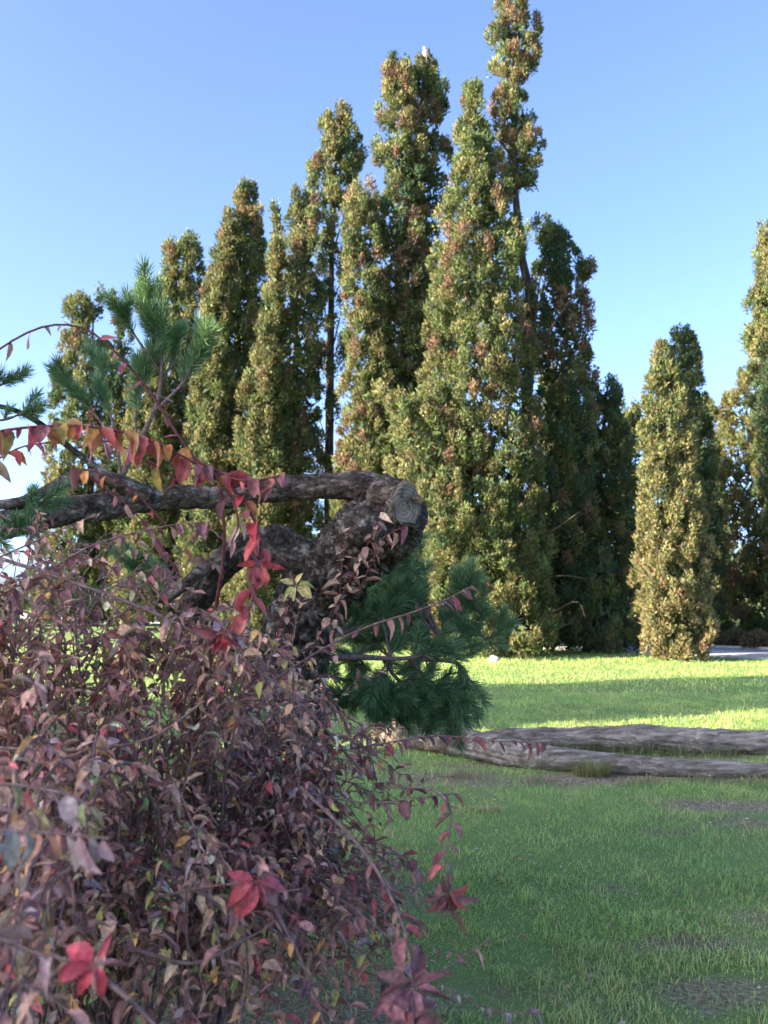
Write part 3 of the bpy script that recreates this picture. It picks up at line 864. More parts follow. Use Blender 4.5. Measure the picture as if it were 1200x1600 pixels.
# ------------------------------------------------------------------ logs
def fallen_log(name, pts, label, seed, split=.3, stubs=()):
    """pts: (px, py of the centre line, thickness in px, ground row)"""
    C = []; R = []
    for x, y, th, gy in pts:
        D = ground_d(gy)
        r = th * D / FPX / 2
        D += r
        p = pix(x, y, D); p[2] = r * .86
        C.append(p); R.append(r)
    C = np.array(C); R = np.array(R)
    n = 210
    path = catmull(C, n)
    path += np.c_[np.zeros(n), vnoise(path, .5, seed) * .012, vnoise(path, .4, seed + 1) * .01]
    rad = np.interp(np.linspace(0, 1, n), np.linspace(0, 1, len(R)), R)
    rad[:3] *= (.75, .93, .99); rad[-3:] *= (.99, .93, .75)
    def disp(P, f, a):
        L = f * 14
        v = 1 + .09 * vnoise(P, .30, seed) + .05 * vnoise(P, .09, seed + 1)
        g = vnoise(np.stack([L * .22 + 0 * a, np.cos(a) * 2.6, np.sin(a) * 2.6], -1), .42, seed + 2)   # long splits
        v -= .22 * np.clip(g - .25, 0, 1) + .03 * np.clip(vnoise(P * np.array((.2, 1, 1)), .025, 3), 0, 1)
        Q = np.stack([f * 4.2 * .13, np.cos(a) * .11, np.sin(a) * .11], -1) + .008 * vnoise(P, .06, seed)[..., None]
        v += .13 * (np.clip(np.abs(vnoise(Q, .026, seed + 1)), 0, .4) - .2) + .05 * (np.clip(np.abs(vnoise(Q, .011, seed + 2)), 0, .4) - .2)
        v += .07 * np.exp(-((f - .42) / .012) ** 2) * (1 + np.sin(a)) + .06 * np.exp(-((f - .68) / .015) ** 2) * (1 + np.cos(a))
        return v
    off = np.array((path[0][0], path[0][1], 0))
    root = empty(name, off)
    V, F = tube(path, rad, 64, disp)
    k = int(n * split)
    nq = (n - 1) * 64
    o = link('log_body', make_mesh('log_body', V, F, M['log'], smooth=True, off=off, mats=[M['log'], M['logbark']],
             midx=np.concatenate([np.where((np.arange(nq) // 64 + 9 * np.sin(np.arange(nq) % 64 * .3) + 5 * np.sin(np.arange(nq) % 64 * .75)) < k, 1, 0), np.ones(64), np.zeros(64)])), root)
    for f_, ang, q in stubs:
        i = int(f_ * n); c = path[i]; r = rad[i]
        d = np.array((.35, -math.cos(ang), math.sin(ang)))
        V2, F2 = tube(catmull([c + d * r * .5, c + d * r * 1.1, c + d * r * (1.1 + q)], 8), np.linspace(r * .34, r * .16, 8), 14, lambda P, f, a: 1 + .25 * vnoise(P, .03, 2))
        link('branch_stub', make_mesh('branch_stub', V2, F2, M['logbark'], smooth=True, off=off), root)
    tag(root, label, 'log', 'logs lying on the lawn')


fallen_log('fallen_log', [(752, 1152, 24, 1170), (800, 1148, 32, 1172), (900, 1146, 36, 1174), (1000, 1147, 43, 1177), (1090, 1156, 41, 1180), (1200, 1160, 39, 1184), (1330, 1166, 36, 1186)],
           'thick weathered grey log with long splits, farther of the two logs', 1, .2)
fallen_log('fallen_log', [(590, 1130, 38, 1159), (640, 1140, 42, 1168), (700, 1152, 45, 1180), (770, 1166, 46, 1194), (850, 1182, 40, 1205), (950, 1192, 32, 1210), (1060, 1198, 28, 1214), (1180, 1204, 26, 1218), (1320, 1210, 25, 1222)],
           'thinner curved log with dark barked end under the pine boughs', 2, .33)

# ------------------------------------------------------------------ gnarled pine
TR = gpt(455, 1400)
pine = empty('pine_tree', (pix(455, 1050, 4.55)[0], 4.55, 0))
POFF = np.array(pine.location)
tag(pine, 'old gnarled pine with sawn-off limb and twisted grey bark', 'tree')


def bark_disp(seed, amp=1.0, length=1.0, r=.1):
    """furrowed, flaking plates that run along the limb"""
    def f(P, fr, a):
        v = 1 + amp * (.10 * vnoise(P, .17, seed) + .07 * vnoise(P, .07, seed + 1))
        Q = np.stack([fr * length * .42, np.cos(a) * r, np.sin(a) * r], -1) + .012 * vnoise(P, .05, seed + 2)[..., None]
        rid = np.abs(vnoise(Q, .030, seed + 2))
        v += amp * .30 * (np.clip(rid, 0, .45) - .22)
        rid2 = np.abs(vnoise(Q, .014, seed + 1))
        v += amp * .12 * (np.clip(rid2, 0, .5) - .25) + amp * .025 * vnoise(P, .010, seed + 3)
        return v
    return f


def limb(name, pts, n, sides, seed, mat, amp=1.0, parent=pine, cap=True):
    """pts (px, py, thickness px, distance)"""
    C = np.array([pix(x, y, d) for x, y, t, d in pts])
    R = np.array([t * d / FPX / 2 for x, y, t, d in pts])
    path = catmull(C, n)
    rad = np.interp(np.linspace(0, 1, n), np.linspace(0, 1, len(R)), R)
    ln = float(np.linalg.norm(np.diff(path, axis=0), axis=1).sum())
    V, F = tube(path, rad, sides, bark_disp(seed, amp, ln, max(float(rad.mean()), .03)), cap)
    return link(name, make_mesh(name, V, F, mat, smooth=True, off=POFF), parent), path, rad


base = pix(455, 1400, 4.55)
trunk, tpath, trad_ = limb('trunk', [(440, 1420, 190, 4.55), (440, 1300, 160, 4.55), (440, 1180, 140, 4.55), (442, 1080, 116, 4.55), (458, 1000, 108, 4.52), (482, 940, 100, 4.48), (528, 882, 104, 4.42),
                                     (572, 842, 120, 4.35), (606, 820, 108, 4.28), (626, 800, 84, 4.22), (634, 791, 74, 4.19)], 260, 110, 0, M['bark'], 1.0)
limb('limb', [(610, 812, 70, 4.36), (600, 785, 62, 4.36), (575, 764, 48, 4.36), (520, 760, 38, 4.36), (450, 763, 36, 4.34), (380, 772, 34, 4.30), (330, 778, 34, 4.26), (260, 778, 36, 4.2), (180, 790, 42, 4.1),
              (110, 798, 46, 4.0), (40, 812, 44, 3.9), (-40, 828, 40, 3.8), (-140, 835, 34, 3.7)], 300, 60, 1, M['limb'], 1.1)
limb('limb', [(515, 905, 80, 4.46), (486, 890, 70, 4.42), (458, 866, 62, 4.4), (428, 848, 54, 4.4), (390, 854, 50, 4.42), (348, 886, 46, 4.46), (314, 928, 41, 4.5), (290, 970, 37, 4.54), (272, 1015, 30, 4.6)], 150, 70, 2, M['bark'], 1.1)
limb('branch', [(350, 872, 30, 4.36), (310, 895, 20, 4.34), (282, 920, 17, 4.32), (258, 938, 14, 4.3)], 40, 20, 3, M['limb'], .7)
limb('branch', [(230, 775, 34, 4.12), (190, 755, 24, 4.05), (150, 743, 20, 4.0), (110, 748, 18, 3.95), (70, 768, 18, 3.9), (30, 785, 17, 3.85), (-30, 792, 14, 3.8)], 80, 22, 4, M['limb'], .8)
limb('branch', [(180, 752, 14, 4.02), (150, 730, 11, 4.0), (110, 700, 10, 3.95), (60, 660, 9, 3.9), (20, 640, 8, 3.85), (-30, 630, 7, 3.8)], 50, 14, 5, M['limb'], .6)
limb('burl', [(575, 800, 40, 4.28), (570, 818, 62, 4.22), (562, 838, 52, 4.22), (558, 850, 24, 4.24)], 26, 34, 6, M['bark'], 1.3)
limb('burl', [(585, 776, 30, 4.26), (600, 772, 52, 4.22), (616, 768, 54, 4.2), (630, 760, 26, 4.19)], 26, 34, 7, M['limb'], 1.5)
limb('splinter', [(624, 772, 18, 4.19), (630, 760, 14, 4.17), (634, 749, 5, 4.16)], 16, 12, 8, M['limb'], .9)
limb('splinter', [(606, 762, 14, 4.2), (614, 753, 9, 4.19), (619, 748, 3, 4.18)], 12, 10, 9, M['limb'], .9)
limb('knot', [(590, 836, 26, 4.17), (596, 838, 24, 4.12), (598, 839, 16, 4.11)], 12, 22, 3, M['bark'], .6)
limb('knot', [(648, 778, 12, 4.15), (658, 783, 12, 4.12), (663, 786, 6, 4.11)], 10, 12, 5, M['limb'], .7)


def cut_face():
    c = pix(636, 788, 4.135)
    nrm_ = unit(np.array((.52, -.83, -.02)))
    up = unit(np.array((-.10, 0, 1.0)) - nrm_ * np.dot(nrm_, (-.10, 0, 1.0)))
    rt = np.cross(up, nrm_)
    Rm = Matrix(np.stack([rt, up, nrm_], 1).tolist())
    nr, ns = 12, 48
    a = np.linspace(0, 2 * math.pi, ns, endpoint=False)
    out = 1 + .05 * np.sin(a * 2 + .5) + .035 * np.sin(a * 5 + 1) + .02 * np.sin(a * 9)
    sc = 4.16 / FPX
    V = [(0, 0, 0)]
    for r in np.linspace(1 / nr, 1, nr):
        rr = r * out
        z = .0025 * np.sin(r * 40 + 2 * np.sin(a)) + .002 * np.sin(a * 3 + r * 9)
        V += list(np.c_[rr * np.cos(a) * 25 * sc, rr * np.sin(a) * 35 * sc, z])
    rim = 1.0 * out
    V += list(np.c_[rim * np.cos(a) * 29 * sc, rim * np.sin(a) * 38 * sc, np.full(ns, -.07)])
    F3 = [(0, 1 + k, 1 + (k + 1) % ns) for k in range(ns)]
    F4 = [(1 + i * ns + k, 1 + (i + 1) * ns + k, 1 + (i + 1) * ns + (k + 1) % ns, 1 + i * ns + (k + 1) % ns) for i in range(nr) for k in range(ns)]
    mi = [0] * ns + [0 if i < nr - 1 else 1 for i in range(nr) for k in range(ns)]
    o = link('cut_face', make_mesh('cut_face', np.array(V), [np.array(F3), np.array(F4)], M['cut'], mats=[M['cut'], M['limb']], midx=mi, smooth=False), pine)
    o.matrix_local = Matrix.Translation(Vector((c - POFF).tolist())) @ Rm.to_4x4()
    o['label'] = 'sawn grey end grain with growth rings and cracks'
    for pts in ([(0, 2), (10, 12), (16, 26), (15, 34)], [(0, 2), (-9, 12), (-20, 18), (-27, 17)], [(0, 2), (6, -10), (16, -18), (24, -20)], [(-9, 12), (-8, 24), (-5, 33)]):
        P = catmull([(x * sc, y * sc, .002) for x, y in pts], 16)
        P += np.c_[rng.normal(0, .0008, (16, 2)), np.zeros(16)]
        Vc, Fc = tube(P, np.linspace(.0013, .0005, 16), 5)
        Vc[:, 2] = np.clip(Vc[:, 2], 0, .0045)
        link('crack', make_mesh('crack', Vc, Fc, M['crack']), o)


cut_face()

# needle sprays -----------------------------------------------------
def spray_mesh(L, nl, n, seed, tone):
    r = np.random.default_rng(seed)
    t = r.uniform(0, 1, n) ** .75
    az = np.arange(n) * 2.39996 + r.normal(0, .3, n)
    A = np.radians(r.uniform(38, 68, n)) * (1 - .55 * np.clip(t - .75, 0, 1) / .25)
    rad = np.c_[np.cos(az), np.sin(az), np.zeros(n)]
    bend = np.array((.10 * L, 0, 0))
    stem = lambda q: np.c_[bend[0] * q ** 2, np.zeros_like(q), q * L]
    B = stem(t) + rad * .003
    d = unit(rad * np.sin(A)[:, None] + np.array((0, 0, 1)) * np.cos(A)[:, None] + r.normal(0, .1, (n, 3)))
    ln = nl * r.uniform(.7, 1.1, n)[:, None]
    s = unit(np.cross(d, r.normal(0, 1, (n, 3)))) * .0017
    md = B + d * ln * .55
    tip = B + d * ln + np.array((0, 0, .12)) * ln + r.normal(0, .0025, (n, 3))
    V = np.stack([B - s, B + s, md + s, md - s, tip], 1)
    o = np.arange(n)[:, None] * 5
    F3 = np.concatenate([o + np.array([3, 2, 4])])
    F4 = o + np.array([0, 1, 2, 3])
    k = r.uniform(0, 1, (n, 1))
    c = (np.array((.055, .115, .055)) * (1 - k) + np.array((.140, .225, .085)) * k) * tone
    C = np.repeat(c[:, None], 5, 1); C[:, 4] *= 1.25
    SV, SF = tube(stem(np.linspace(0, .97, 6)), np.linspace(.005, .003, 6), 5)
    V = V.reshape(-1, 3); off = len(V)
    Vall = np.vstack([V, SV]); Call = np.vstack([C.reshape(-1, 3), np.tile((.10, .075, .055), (len(SV), 1))])
    me = make_mesh('needle_spray', Vall, [F3, F4, SF[0] + off, SF[1] + off, SF[2] + off], M['needle'], Call)
    return me


SPR = [spray_mesh(.14, .066, 170, s, 1.2) for s in range(4)] + [spray_mesh(.09, .060, 130, 20 + s, 1.45) for s in range(3)] + [spray_mesh(.18, .070, 210, 40 + s, 1.1) for s in range(3)]


needle_bag = Bag(); spray_count = [0]


def put_spray(p, d, sc=1.0, kind=None):
    me = SPR[kind if kind is not None else random.randrange(len(SPR))]
    spray_count[0] += 1
    if spray_count[0] > 300:
        q = Vector(unit(d).tolist()).to_track_quat('Z', 'X')
        R = np.array((q @ Matrix.Rotation(random.uniform(0, 6.28), 3, 'Z').to_quaternion()).to_matrix())
        V = np.empty(len(me.vertices) * 3, np.float32); me.vertices.foreach_get('co', V)
        C = np.empty(len(me.vertices) * 4, np.float32); me.attributes['col'].data.foreach_get('color', C)
        L = np.empty(len(me.loops), np.int32); me.loops.foreach_get('vertex_index', L)
        st = np.empty(len(me.polygons), np.int32); me.polygons.foreach_get('loop_start', st)
        sz = np.empty(len(me.polygons), np.int32); me.polygons.foreach_get('loop_total', sz)
        F = [L[st[sz == k][:, None] + np.arange(k)] for k in (3, 4)]
        needle_bag.add((V.reshape(-1, 3) * sc) @ R.T + np.asarray(p), F, C.reshape(-1, 4)[:, :3])
        return
    o = link('needle_spray', me, pine)
    q = Vector(unit(d).tolist()).to_track_quat('Z', 'X')
    q = q @ Matrix.Rotation(random.uniform(0, 6.28), 3, 'Z').to_quaternion()
    o.matrix_local = Matrix.LocRotScale(Vector((np.asarray(p) - POFF).tolist()), q, Vector((sc, sc, sc)))
    return o


def bough(pts, r0=.012, every=.055, start=.25, sc=1.0, upturn=.5, spread=.9, tip=True):
    C = np.array([pix(x, y, d) for x, y, d in pts])
    ln = np.linalg.norm(np.diff(C, axis=0), axis=1).sum()
    path = catmull(C, 24)
    V, F = tube(path, np.linspace(r0, .004, 24), 7, lambda P, f, a: 1 + .15 * vnoise(P, .03, 1))
    link('branch', make_mesh('branch', V, F, M['twig'], smooth=True, off=POFF), pine)
    n = max(2, int(ln * (1 - start) / every))
    for k in range(n):
        f = start + (1 - start) * (k + random.random() * .6) / n
        i = min(int(f * 23), 22)
        T = unit(path[i + 1] - path[i])
        rnd = unit(rng.normal(0, 1, 3)); rnd = unit(rnd - T * np.dot(rnd, T))
        d = unit(T * .8 + rnd * spread + np.array((0, 0, upturn)))
        put_spray(path[i], d, sc * random.uniform(.8, 1.1))
    if tip:
        put_spray(path[-1], unit(path[-1] - path[-3]), sc)
        for k in range(2):
            put_spray(path[-2], unit(unit(path[-1] - path[-4]) + rng.normal(0, .5, 3)), sc * .9)


# boughs low on the far side of the trunk
bough([(470, 1000, 4.6), (540, 965, 4.9), (590, 915, 5.0), (632, 868, 5.0)], start=.25, every=.033)
bough([(480, 1010, 4.6), (545, 985, 4.8), (610, 950, 4.9), (640, 915, 5.0)], start=.35, every=.036)
bough([(470, 1026, 4.6), (560, 1027, 4.7), (640, 1028, 4.8), (690, 1010, 4.9)], r0=.02, start=.7, every=.04)
bough([(640, 1030, 4.8), (690, 1000, 5.0), (725, 950, 5.0), (730, 922, 5.0)], start=.45, every=.035)
bough([(660, 1028, 4.85), (715, 1000, 5.0), (750, 965, 5.0), (742, 950, 5.0)], start=.5, every=.038)
bough([(660, 1030, 4.85), (720, 1015, 4.95), (755, 1000, 5.0), (748, 990, 5.0)], start=.4, every=.04, sc=.9)
bough([(660, 1030, 4.9), (710, 1035, 5.0), (730, 1055, 5.0), (724, 1085, 5.0)], start=.3, every=.034, upturn=-.1)
bough([(640, 1030, 4.9), (670, 1065, 5.0), (700, 1090, 5.0), (705, 1110, 5.0)], start=.2, every=.028, upturn=0)
bough([(480, 1045, 4.7), (560, 1070, 4.9), (620, 1095, 5.0), (670, 1112, 5.0)], start=.25, every=.03, upturn=.1)
bough([(480, 1060, 4.7), (540, 1090, 4.9), (590, 1112, 5.0), (620, 1118, 5.0)], start=.2, every=.034, upturn=.1)
bough([(600, 1030, 4.8), (620, 1060, 4.95), (650, 1075, 5.0), (690, 1072, 5.1)], start=.2, every=.034, upturn=.1)
bough([(490, 1000, 4.7), (520, 960, 4.9), (545, 930, 5.0), (570, 900, 5.1)], start=.25, every=.034)
bough([(700, 1030, 4.95), (745, 1018, 5.0), (768, 998, 5.0), (778, 986, 5.0)], r0=.006, start=.8, every=.06, sc=.8)
# young leader standing on the long horizontal limb
bough([(170, 790, 4.1), (205, 715, 4.05), (245, 630, 4.0), (252, 560, 4.0), (242, 505, 4.0), (228, 462, 4.0)], r0=.014, start=.62, every=0.019, sc=0.82, spread=.6, upturn=.5)
bough([(238, 645, 4.0), (280, 605, 4.0), (305, 565, 3.98), (318, 535, 3.96)], r0=.008, start=.35, every=0.027, sc=0.82, spread=.4)
bough([(250, 580, 4.0), (225, 545, 3.95), (205, 515, 3.93), (196, 500, 3.9)], r0=.006, start=.5, every=0.034, sc=0.74, spread=.4)
bough([(215, 700, 4.05), (212, 650, 4.02), (222, 610, 4.0), (225, 590, 4.0)], r0=.006, start=.4, every=0.031, sc=1., spread=.4)
bough([(190, 750, 4.05), (180, 680, 4.1), (165, 620, 4.15), (152, 570, 4.2)], r0=.007, start=.55, every=0.034, sc=0.78, spread=.35)
bough([(178, 690, 4.1), (150, 650, 4.1), (122, 620, 4.1), (105, 600, 4.1)], r0=.006, start=.45, every=0.034, sc=0.74, spread=.4)
bough([(250, 600, 4.0), (272, 560, 4.05), (280, 530, 4.05)], r0=.006, start=.3, every=0.034, sc=0.70, spread=.4)
# by the picture's edge and lower boughs
bough([(-60, 640, 3.8), (-25, 615, 3.8), (5, 600, 3.8)], r0=.006, start=.5, every=.06, sc=0.70)
bough([(-30, 660, 3.8), (10, 655, 3.8), (35, 645, 3.8)], r0=.006, start=.4, every=.06, sc=.7)
bough([(-60, 835, 3.8), (0, 825, 3.75), (40, 805, 3.7), (60, 790, 3.7)], r0=.01, start=.2, every=.04, upturn=.2, sc=.7)
bough([(-60, 790, 3.8), (-10, 800, 3.75), (20, 815, 3.7)], r0=.01, start=.2, every=.05, upturn=.0, sc=.7)
bough([(290, 965, 4.55), (250, 930, 4.7), (225, 905, 4.8), (210, 890, 4.8)], r0=.008, start=.5, every=.032, sc=0.82)
bough([(290, 965, 4.55), (265, 930, 4.7), (250, 905, 4.75)], r0=.008, start=.5, every=.04, sc=0.70)
bough([(40, 850, 3.9), (90, 900, 4.0), (110, 920, 4.0)], r0=.006, start=.4, every=.05, sc=0.70, upturn=-.2)

# bushy fill of the low mound behind the trunk
MOUND = [(530, 905), (570, 880), (600, 895), (640, 862), (655, 900), (650, 960), (700, 965), (718, 910), (745, 935), (745, 990), (722, 1030), (732, 1075), (705, 1115), (640, 1140), (540, 1125), (510, 1050), (505, 980)]
NODES = [(520, 990, 4.75), (560, 1026, 4.75), (610, 1028, 4.8), (660, 1030, 4.85), (640, 1065, 4.9), (690, 1000, 4.95), (560, 1080, 4.9)]
k = 0
while k < 34:
    x = random.uniform(505, 770); y = random.uniform(860, 1140)
    if not inside_poly(x, y, MOUND): continue
    nx_, ny_, nd_ = min(NODES, key=lambda q: math.hypot(q[0] - x, q[1] - y) + random.uniform(0, 40))
    d = nd_ + random.uniform(-.05, .5)
    bough([(nx_, ny_, nd_), ((nx_ * .5 + x * .5), (ny_ * .45 + y * .55), (nd_ + d) / 2), (x, y, d)], r0=.006, start=.45, every=.05, sc=.85, upturn=.35 if y < 1050 else .1, spread=.7)
    k += 1
if needle_bag.n:
    o = link('needle_mass', needle_bag.mesh('needle_mass', M['needle'], off=POFF), pine); o['kind'] = 'stuff'

# ------------------------------------------------------------------ broadleaf shrub and creeper
def leaf_template(seed, W=.56, n=8, serr=.07):
    r = np.random.default_rng(seed)
    t = np.linspace(0, 1, n + 1)
    w = t ** .62 * (1 - t) ** .85; w = W / 2 * w / w.max()
    w[0] = .012; w[-1] = .004
    wj = w * (1 + serr * np.where(np.arange(n + 1) % 2, 1, -1) * r.uniform(.5, 1.2, n + 1))
    fold = r.uniform(.05, 1.1); curl = r.uniform(-.3, 1.5); twist = r.uniform(-1.0, 1.0); cup = r.uniform(-.5, .6)
    cy = t - .10 * curl * t ** 2; cz = -curl * .55 * t ** 1.8
    V = []
    for s in (-1, 0, 1):
        ang = fold + cup * t
        x = s * wj * np.cos(ang * (1 if s else 0))
        z = cz + abs(s) * wj * np.sin(ang) + s * wj * np.sin(twist * t)
        V.append(np.c_[x, cy + (abs(s) * .02), z])
    V = np.stack(V, 1).reshape(-1, 3)            # (n+1)*3
    F = []
    for i in range(n):
        for s in (0, 1):
            F.append((i * 3 + s, i * 3 + s + 1, (i + 1) * 3 + s + 1, (i + 1) * 3 + s))
    # petiole
    k = len(V)
    V = np.vstack([V, [(-.012, -.16, -.02), (.012, -.16, -.02), (.012, .0, 0), (-.012, .0, 0)]])
    F.append((k, k + 1, k + 2, k + 3))
    shade = np.ones(len(V))
    shade[1:(n + 1) * 3:3] = 1.22               # pale midrib
    shade[:(n + 1) * 3] *= np.repeat(1 + r.uniform(-.25, .25) * (t - .5), 3)
    return V, np.array(F), shade


NT = 26
TEMPL = [leaf_template(100 + s, n=5, W=.38 + .30 * ((s * 7) % 10) / 10) for s in range(NT)]
BROAD = [leaf_template(500 + s, W=.72 + .05 * (s % 4), n=10) for s in range(10)]
CURL = [leaf_template(300 + s, W=.40) for s in range(6)]
PAL_SHRUB = [((.195, .092, .092), 7), ((.235, .125, .105), 6), ((.085, .036, .040), 6), ((.265, .150, .105), 3.5), ((.30, .14, .055), 1.5), ((.165, .145, .05), 1.6), ((.085, .12, .045), .6), ((.26, .05, .06), 1.5), ((.155, .105, .125), 2), ((.36, .25, .19), .9)]
PAL_RED = [((.20, .022, .030), 5), ((.24, .045, .05), 3), ((.14, .035, .05), 3), ((.26, .09, .035), 1)]
PAL_MAROON = [((.095, .035, .042), 5), ((.135, .05, .058), 4), ((.18, .04, .05), 2), ((.13, .08, .085), 2)]
PAL_ORANGE = [((.34, .11, .03), 4), ((.26, .04, .045), 4), ((.24, .075, .10), 4), ((.24, .15, .04), 1.5)]
PAL_DRY = [((.24, .15, .12), 4), ((.18, .10, .09), 4), ((.30, .20, .16), 2)]


def pick(pal):
    c, = random.choices([p[0] for p in pal], [p[1] for p in pal])
    return np.clip(np.array(c) * np.array((1., 1.02, .86)) * random.uniform(1.15, 2.3) * (1.28 if pal is PAL_SHRUB or pal is PAL_DRY else 1), 0, .62)


class Plant:
    def __init__(s, name, label, cat, loc, mat, stem_mat):
        s.root = empty(name, loc); tag(s.root, label, cat)
        s.off = np.array(loc, float); s.mat = mat; s.stem_mat = stem_mat
        s.leaves = []; s.stems = Bag(); s.canes = 0

    def stem(s, path, r0, r1, sides=5, own=None):
        V, F = tube(path, np.linspace(r0, r1, len(path)), sides, None, False)
        if own:
            link(own, make_mesh(own, V, F, s.stem_mat, smooth=True, off=s.off), s.root)
        else:
            s.stems.add(V, F)

    def leaf(s, p, d, up, size, color, t=None):
        s.leaves.append((np.asarray(p, float), unit(d), np.asarray(up, float), size, color, random.choice(TEMPL) if t is None else t))

    def along(s, path, f0, f1, gap, size, pal, droop=.5, spread=.9, jitter=.3, templ=None):
        ln = np.linalg.norm(np.diff(path, axis=0), axis=1).sum()
        n = max(1, int(ln * (f1 - f0) / gap))
        side = random.choice((-1, 1))
        for k in range(n):
            f = f0 + (f1 - f0) * (k + random.random() * .5) / n
            q = f * (len(path) - 1); i = min(int(q), len(path) - 2)
            p = path[i] + (path[i + 1] - path[i]) * (q - i)
            T = unit(path[i + 1] - path[i])
            h = np.cross(T, (0, 0, 1)); h = unit(h) if np.linalg.norm(h) > .1 else np.array((1., 0, 0))
            side = -side
            d = T * .55 + h * side * spread + np.array((0, 0, -droop)) + rng.normal(0, jitter, 3)
            up = np.array((0, 0, 1.)) + rng.normal(0, .35, 3)
            s.leaf(p, d, up, size * random.uniform(.5, 1.25), pick(pal), random.choice(templ) if templ else None)

    def whorl(s, p, axis, size, pal, n=6, droop=.35):
        a0 = random.uniform(0, 6.28)
        ax = unit(axis); h = unit(np.cross(ax, (.3, .8, .5))); g = np.cross(ax, h)
        for k in range(n):
            a = a0 + k * 6.283 / n + random.uniform(-.2, .2)
            d = ax * .35 + h * math.cos(a) + g * math.sin(a) + np.array((0, 0, -droop))
            s.leaf(p + unit(d) * size * .12, d, ax + rng.normal(0, .2, 3), size * random.uniform(.75, 1.1), pick(pal))

    def finish(s, own=300):
        if s.stems.n:
            o = link('twigs', s.stems.mesh('twigs', s.stem_mat, True, s.off), s.root); o['kind'] = 'stuff'
        # frames
        P = np.array([l[0] for l in s.leaves]); D = np.array([l[1] for l in s.leaves]); U = np.array([l[2] for l in s.leaves])
        Xa = unit(np.cross(D, U)); Na = np.cross(Xa, D)
        size = np.array([l[3] for l in s.leaves])
        # the leaves that show largest, nothing nearer in the way, become parts of their own
        ctr = P + D * size[:, None] * .5
        rel = ctr - np.array((0, 0, CAM_H))
        u = rel[:, 0] / rel[:, 1]; v = rel[:, 2] / rel[:, 1]
        facing = np.abs(np.einsum('ij,ij->i', Na, unit(rel)))
        app = size / rel[:, 1] * np.sqrt(.25 + facing)
        order = np.argsort(rel[:, 1]); grid = {}
        vis = np.zeros(len(P))
        for i in order:
            key = (int(u[i] / .012), int(v[i] / .012))
            k = grid.get(key, 0)
            vis[i] = 1.0 if k == 0 else .25
            grid[key] = k + 1
        inside = (np.abs(u) < .41) & (v < .62) & (v > -.47)
        score = app * vis * inside
        top = set(np.argsort(-score)[:own].tolist())
        cache = {}
        lb = Bag()
        for i, (p, d, up, sz, c, t) in enumerate(s.leaves):
            V, F, sh = t
            if i in top:
                key = (id(sh), tuple(np.round(c * 9).astype(int)))
                if key not in cache:
                    cache[key] = make_mesh('leaf', V, F, s.mat, np.clip(c[None] * sh[:, None], 0, 1), True)
                o = link('leaf', cache[key], s.root)
                Rm = Matrix(np.stack([Xa[i], D[i], Na[i]], 1).tolist())
                o.matrix_local = Matrix.Translation(Vector((p - s.off).tolist())) @ Rm.to_4x4() @ Matrix.Scale(sz, 4)
            else:
                R = np.stack([Xa[i], D[i], Na[i]], 0)
                lb.add((V * sz) @ R + p, F, np.clip(c[None] * sh[:, None], 0, 1))
        if lb.n:
            o = link('leaves', lb.mesh('leaves', s.mat, True, s.off), s.root); o['kind'] = 'stuff'


def px_path(pts, n=20):
    return catmull([pix(x, y, d) for x, y, d in pts], n)


shrub = Plant('shrub', 'sprawling russet-purple leafed shrub with arching twigs below the pine', 'shrub', (-.85, 3.0, 0), M['leaf'], M['twig'])
ROOTS = [np.array((random.uniform(-1.75, -.42), 3.05 + random.uniform(-.5, .55), -.02)) for _ in range(34)]


POLY = [(-260, 930), (-60, 880), (60, 900), (200, 985), (330, 1010), (430, 1035), (520, 1070), (640, 1170), (690, 1250), (640, 1310), (625, 1400), (690, 1500), (715, 1620), (560, 1660), (-260, 1700)]
SPARSE = [(230, 1640), (230, 1440), (400, 1360), (560, 1400), (640, 1500), (650, 1660)]


def shrub_depth(x, y):
    near = 1.35 + 1.0 * min(max(x, 0), 740) / 740
    k = min(max((y - 1030) / 560, 0), 1)
    return 3.5 * (1 - k) + near * k


def cane_to(tgt, leafsz, pal, twigs=7, droop=.22, rise=.35):
    r = min(ROOTS, key=lambda q: np.hypot(*(q[:2] - tgt[:2])) + random.uniform(0, .5))
    mid = r * .45 + tgt * .55; mid[2] = max(tgt[2], .25) + random.uniform(.0, rise)
    low = r * .8 + tgt * .2; low[2] = mid[2] * .55
    path = catmull([r, low, mid, tgt], 22)
    path[1:] += rng.normal(0, .007, (21, 3))
    if shrub.canes < 60:
        shrub.stem(path, random.uniform(.006, .010), .0018, 6, own='cane'); shrub.canes += 1
    else:
        shrub.stem(path, random.uniform(.004, .007), .0016, 5)
    shrub.along(path, .6 if tgt[2] < .95 else .38, 1.0, .032, leafsz, pal, droop, .9, .55)
    for k in range(twigs):
        f = random.uniform(.42 if tgt[2] < .95 else .25, 1.0); i = min(int(f * 21), 20)
        T = unit(path[i + 1] - path[i])
        d = unit(T * .7 + rng.normal(0, .7, 3) + np.array((0, 0, random.uniform(-.3, .35))))
        L = random.uniform(.10, .26)
        e = path[i] + d * L + np.array((0, 0, -.12 * L))
        tp = catmull([path[i], path[i] + d * L * .5 + np.array((0, 0, .02)), e], 7)
        shrub.stem(tp, .0019, .0010, 3)
        shrub.along(tp, .12, 1.0, .026, leafsz, pal, droop, .85, .55)


